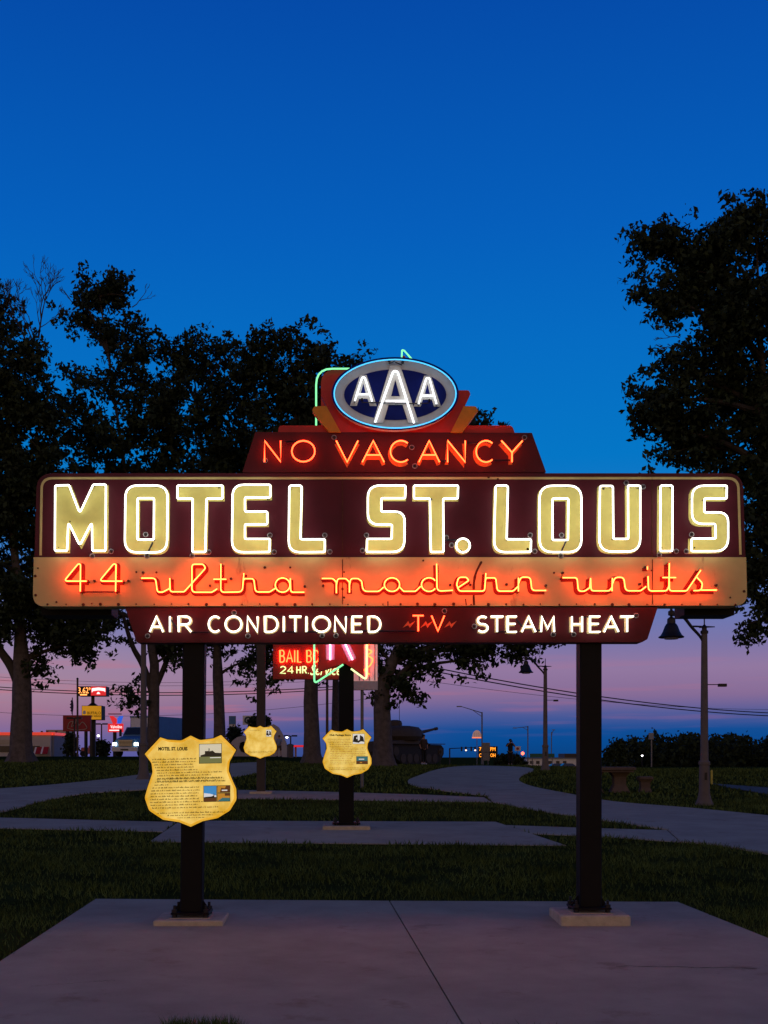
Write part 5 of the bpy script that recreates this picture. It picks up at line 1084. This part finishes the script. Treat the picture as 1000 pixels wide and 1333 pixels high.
p = person(664.5, 80, 'person in dark clothes holding a camera up to the face on the lawn', .1, 1.72, ('cloth_black', 'cloth_black', 'cloth_black', 'hair_dark'), (((-.30, -.10, 1.24), (-.07, -.22, 1.52)), ((.30, -.10, 1.24), (.07, -.22, 1.52))))
c = thing('camera_in_hands', 'small dark camera held by the person in dark clothes', 'camera', Vector(p.location)+Vector((.03, -.26, 1.56))); MB().box((-.07, -.03, -.04), (.07, .03, .05)).lathe((0, 0, 0), [(.001, .0), (.001, .001)], 6).build('camera_body', 'black', c, world=False); MB().loft([[(.035*math.cos(i*.785), y, .035*math.sin(i*.785)) for i in range(8)] for y in (-.09, -.031)]).build('camera_lens', 'black', c, world=False)
person(551.5, 72, 'person in dark brown clothes and white shoes standing before the tank', .5, 1.75, ('cloth_brown', 'cloth_black', 'shoe_white', 'hair_dark'), (((-.25, .02, 1.14), (-.22, -.08, .9)), ((.25, .02, 1.14), (.22, -.08, .9))))
person(363.5, 98, 'person in a pale blue shirt and shorts walking by the white sculpture', -.4, 1.72, ('cloth_blue', 'cloth_khaki', 'cloth_black', 'hair_dark'), (((-.25, .08, 1.14), (-.24, -.05, .9)), ((.25, -.06, 1.15), (.26, -.2, .95))), legs=((.09, -.16), (.09, .16)), shorts=True)
# ------------------------------------------------------------------ stone table and stool, marker post
d = 34.8; b = base_at(790, d); t = thing('picnic_table', 'concrete picnic table behind the right sign post', 'table', b)
def slab(par, name, px0, px1, z0, z1, dep, m='concrete_table', tp=.0):
    x0, x1 = (px0-CX)*d/F, (px1-CX)*d/F; return MB().cbox((x0, d-DIST-dep, z0), (x1, d-DIST+dep, z1), .03).build(name, m, par)
def pedestal(par, px, w0, w1, z0, z1, dep):
    x = (px-CX)*d/F; rings = [[(x-w, d-DIST-dep*w/w0, z), (x+w, d-DIST-dep*w/w0, z), (x+w, d-DIST+dep*w/w0, z), (x-w, d-DIST+dep*w/w0, z)] for w, z in ((w0*1.12, z0), (w0*1.05, z0+.10*(z1-z0)), (w1*.95, z0+.45*(z1-z0)), (w1, z0+.8*(z1-z0)), (w0*1.1, z1))]
    return MB().loft(rings).build('pedestal', 'concrete_table', par)
slab(t, 'table_top', 755, 824, b.z+.63, b.z+.72, .42); slab(t, 'top_rim', 757, 822, b.z+.57, b.z+.625, .38)
for px in (772, 806): pedestal(t, px, .24, .17, b.z-.05, b.z+.565, .22)
b = base_at(840, d); t = thing('stone_stool', 'low concrete stool right of the picnic table', 'stool', b); slab(t, 'seat', 830, 848.5, b.z+.37, b.z+.45, .22); pedestal(t, 839.5, .17, .13, b.z-.05, b.z+.365, .16)
mat('yellow_plastic', (.45, .40, .05), .5); b = G(926.5, 1021); t = thing('marker_post', 'thin yellow marker post by the road right of the nearest lamp', 'marker post', b); MB().tube([(0, 0, -.1), (0, 0, .42)], .035, 8).build('tube', 'yellow_plastic', t, world=False); MB().lathe((0, 0, .42), [(.035, 0), (.02, .03), (.005, .035)], 8).build('cap', 'yellow_plastic', t, world=False)
# ------------------------------------------------------------------ far right roadside
def mast_light(px, d, top, arm_px, arm_py, label):
    b = base_at(px, d); t = thing('highway_light', label, 'street light', b, group='highway lights'); pole(t, px, d, top, .09, 'galv'); a = P(px, top+1, d); e = P(arm_px, arm_py, d)
    MB().tube([a, e], [.06, .04], 6).tube([P(px, top+6, d), a.lerp(e, .45)], .035, 5).build('arm', 'galv', t); MB().box((e.x-.5, e.y-.14, e.z-.08), (e.x+.1, e.y+.14, e.z+.04)).build('lamp_head', 'galv', t)
mast_light(627.6, 150, 927, 600, 919.5, 'tall highway light with its arm to the left, above the LED board'); mast_light(687.3, 190, 945, 672, 947.5, 'thinner highway light left of the farther park lamp'); mast_light(718, 230, 953, 722, 950, 'faint highway light right of the farther park lamp')
d = 150; t = thing('led_board', 'black roadside message board with amber letters', 'message board', base_at(637, d+.2)); panel('cabinet', 'black', t, 623, 648, 971.5, 986.5, d, .4)
for s_, x0, x1, y0, y1 in (('7', 624, 626.5, 977.5, 972.8), ('PM', 638.5, 645, 977.5, 972.8), ('C', 624, 626.5, 985.5, 980.8), ('OH', 638.5, 645, 985.5, 980.8)):
    a, b_ = P(x0, y0, d), P(x1, y1, d); fit_text(s_, a.x, b_.x, a.z, b_.z, d-DIST-.003, 'amber_led', t, thick=.03)
for px in (627, 645): pole(t, px, d, 986, .08, 'iron', 'leg', dy=.2)
d = 130; t = thing('sign_back', 'grey back of a road sign in front of the LED board', 'road sign', base_at(632.5, d)); panel('plate', 'galv', t, 627.4, 638, 966.8, 979, d, .05); panel('lower_plate', 'galv', t, 629, 637.4, 979.6, 990, d, .05)
for px in (629.5, 635.5): pole(t, px, d, 968, .04, 'galv', dy=.09)
d = 170; t = thing('dome_sign', 'small glowing dome-shaped sign beside the tall highway light', 'sign', base_at(621, d+.2)); pole(t, 621, d, 960, .05, 'galv', dy=.2)
ppoly('dome', 'dome_lit', t, ellipse(621, 959, 5.8, 8.5, 16, 180, 360), d, 0, .3); panel('red_base', 'orange_lit', t, 615, 627, 959.3, 961, d, .32, .01)
for x in (617.5, 620, 622.5, 625): panel('rib', 'white_paint', t, x-.25, x+.25, 953.5, 959, d, .02, .03)
d = 160; t = thing('traffic_signal', 'traffic signal mast with hanging lights right of the tank', 'traffic light', base_at(585.5, d)); pole(t, 585.5, d, 974, .09, 'iron'); MB().tube([P(585.5, 974.4, d), P(619.5, 973, d)], [.07, .04], 6).build('mast_arm', 'iron', t)
for px, lit in ((601, 0), (606.5, 1), (613.5, 0), (618.5, 1)):
    hd = panel('signal_head', 'black', t, px-1, px+1, 972, 977.8, d, .2, .15)
    if lit: q = P(px, 976.3, d); MB().lathe((q.x, q.y-.22, q.z-.07), [(.02, -.06), (.11, 0), (.11, .07), (.02, .12)], 8).build('lens', 'signal_glow', hd)
b = base_at(571, 86); t = thing('small_road_sign', 'small sign on a thin post right of the tank', 'road sign', b); pole(t, 573, 86, 979, .03, 'iron'); ppoly('plate', 'iron', t, [(573, 976.5), (575, 979), (573, 981.5), (571, 979)], 86, .04, .03)
q = base_at(564.5, 95); t = thing('low_light', 'small bright lamp low beside the front of the tank', 'lamp', q); MB().tube([(0, 0, -.1), (0, 0, .35)], .04, 6).build('stem', 'iron', t, world=False); MB().lathe((0, 0, .42), [(.02, -.07), (.1, -.02), (.1, .04), (.02, .09)], 8).build('globe', 'white_lamp', t, world=False)
# far shop, green highway sign, cars, small signs
d = 210; t = thing('far_shop', 'long low white shop far behind the farther park lamp', 'building', base_at(718, d)); b = base_at(718, d); x0, x1 = P(686, 0, d).x, P(757, 0, d).x; MB().box((x0, d-DIST, b.z-.4), (x1, d-DIST+8, P(0, 988, d).z)).build('wall', 'white_paint', t); panel('roof_block', 'brown_post', t, 735, 752, 981, 988, d, 6.)
for px in (690, 698, 706, 714, 724, 733): panel('window', 'window_dark', t, px, px+4.5, 990.5, 994.5, d, .05, .03)
MB().box((x0-.1, d-DIST-.15, P(0, 988, d).z+.003), (x1+.1, d-DIST+8, P(0, 988, d).z+.2)).build('roof_edge', 'wall_grey', t)
mat('sign_green', (.006, .10, .07), .5); d = 180; t = thing('green_highway_sign', 'dark green highway sign left of the farther park lamp', 'road sign', base_at(706, d+.1)); panel('panel', 'sign_green', t, 690, 722, 981, 985.8, d, .1)
for px in (693, 719): pole(t, px, d, 984, .07, 'galv', dy=.2)
def car(px, d, label, col, rz):
    b = base_at(px, d); t = thing('parked_car', label, 'car', b, rz, group='parked cars by the far shop')
    pr = [(-2.1, .3), (2.1, .3), (2.15, .75), (1.4, .92), (-1.9, .95), (-2.15, .7)]; MB().loft([[(x, y, z) for x, z in pr] for y in (-.85, .85)]).build('body', col, t, world=False, recalc=True)
    MB().loft([[(x*.8 if z > 1.2 else x, y*(.8 if z > 1.2 else 1), z) for x, z in [(-1.7, .93), (.9, .93), (.3, 1.42), (-1.3, 1.42)]] for y in (-.8, .8)]).build('cabin', 'windscreen', t, world=False, recalc=True)
    for x in (-1.35, 1.35):
        for y in (-.8, .8): MB().loft([[(x+.32*math.cos(i*.524), y+e, .3+.32*math.sin(i*.524)) for i in range(12)] for e in (-.1, .1)]).build('wheel', 'tyre', t, world=False)
car(742, 196, 'red car parked before the far shop', 'red_enamel', .1); car(728, 198, 'blue car parked before the far shop', 'blue_sheet', .1)
d = 110; t = thing('small_white_sign', 'small pale sign right of the person with the camera', 'road sign', base_at(675, d)); panel('plate', 'white_paint', t, 670.5, 678, 971.5, 977.5, d, .04); pole(t, 674.2, d, 974, .035, 'galv', dy=.08)
ppoly('mark', 'sign_red', t, ellipse(674, 974.5, 1.8, 1.8, 10), d, .02, .012)
d = 105; b = base_at(681, d); t = thing('utility_box', 'small white box on the lawn right of the person with the camera', 'utility box', b); MB().cbox((b.x-.26, b.y-.2, b.z-.05), (b.x+.26, b.y+.2, b.z+.45), .03).build('cabinet', 'white_paint', t); MB().box((b.x-.2, b.y-.212, b.z+.05), (b.x+.2, b.y-.201, b.z+.38)).build('door', 'wall_grey', t)
q = base_at(680.5, 115); t = thing('red_signal', 'small red lamp on a post right of the person with the camera', 'lamp', q); zz = P(0, 981, 115).z-q.z; MB().tube([(0, 0, -.1), (0, 0, zz)], .04, 6).build('post', 'iron', t, world=False); MB().lathe((0, 0, zz), [(.03, -.15), (.15, -.05), (.15, .1), (.03, .18)], 8).build('lens', 'red_lamp', t, world=False)
d = 270; t = thing('tall_billboard', 'small box sign on a tall pole above the far wood', 'sign', base_at(848, d+.3)); pole(t, 848.3, d, 960, .14, 'galv', dy=.4); panel('box', 'wall_grey', t, 845, 851, 954, 962.5, d, .5)
b = P(836, 984, 260); t = thing('distant_lamp', 'tiny white lamp in front of the far wood', 'lamp', base_at(836, 260)); zz = b.z-t.location.z; MB().tube([(0, 0, -.1), (0, 0, zz)], .06, 6).build('post', 'iron', t, world=False); MB().lathe((0, 0, zz), [(.05, -.15), (.22, -.02), (.22, .12), (.05, .2)], 8).build('globe', 'white_lamp', t, world=False)
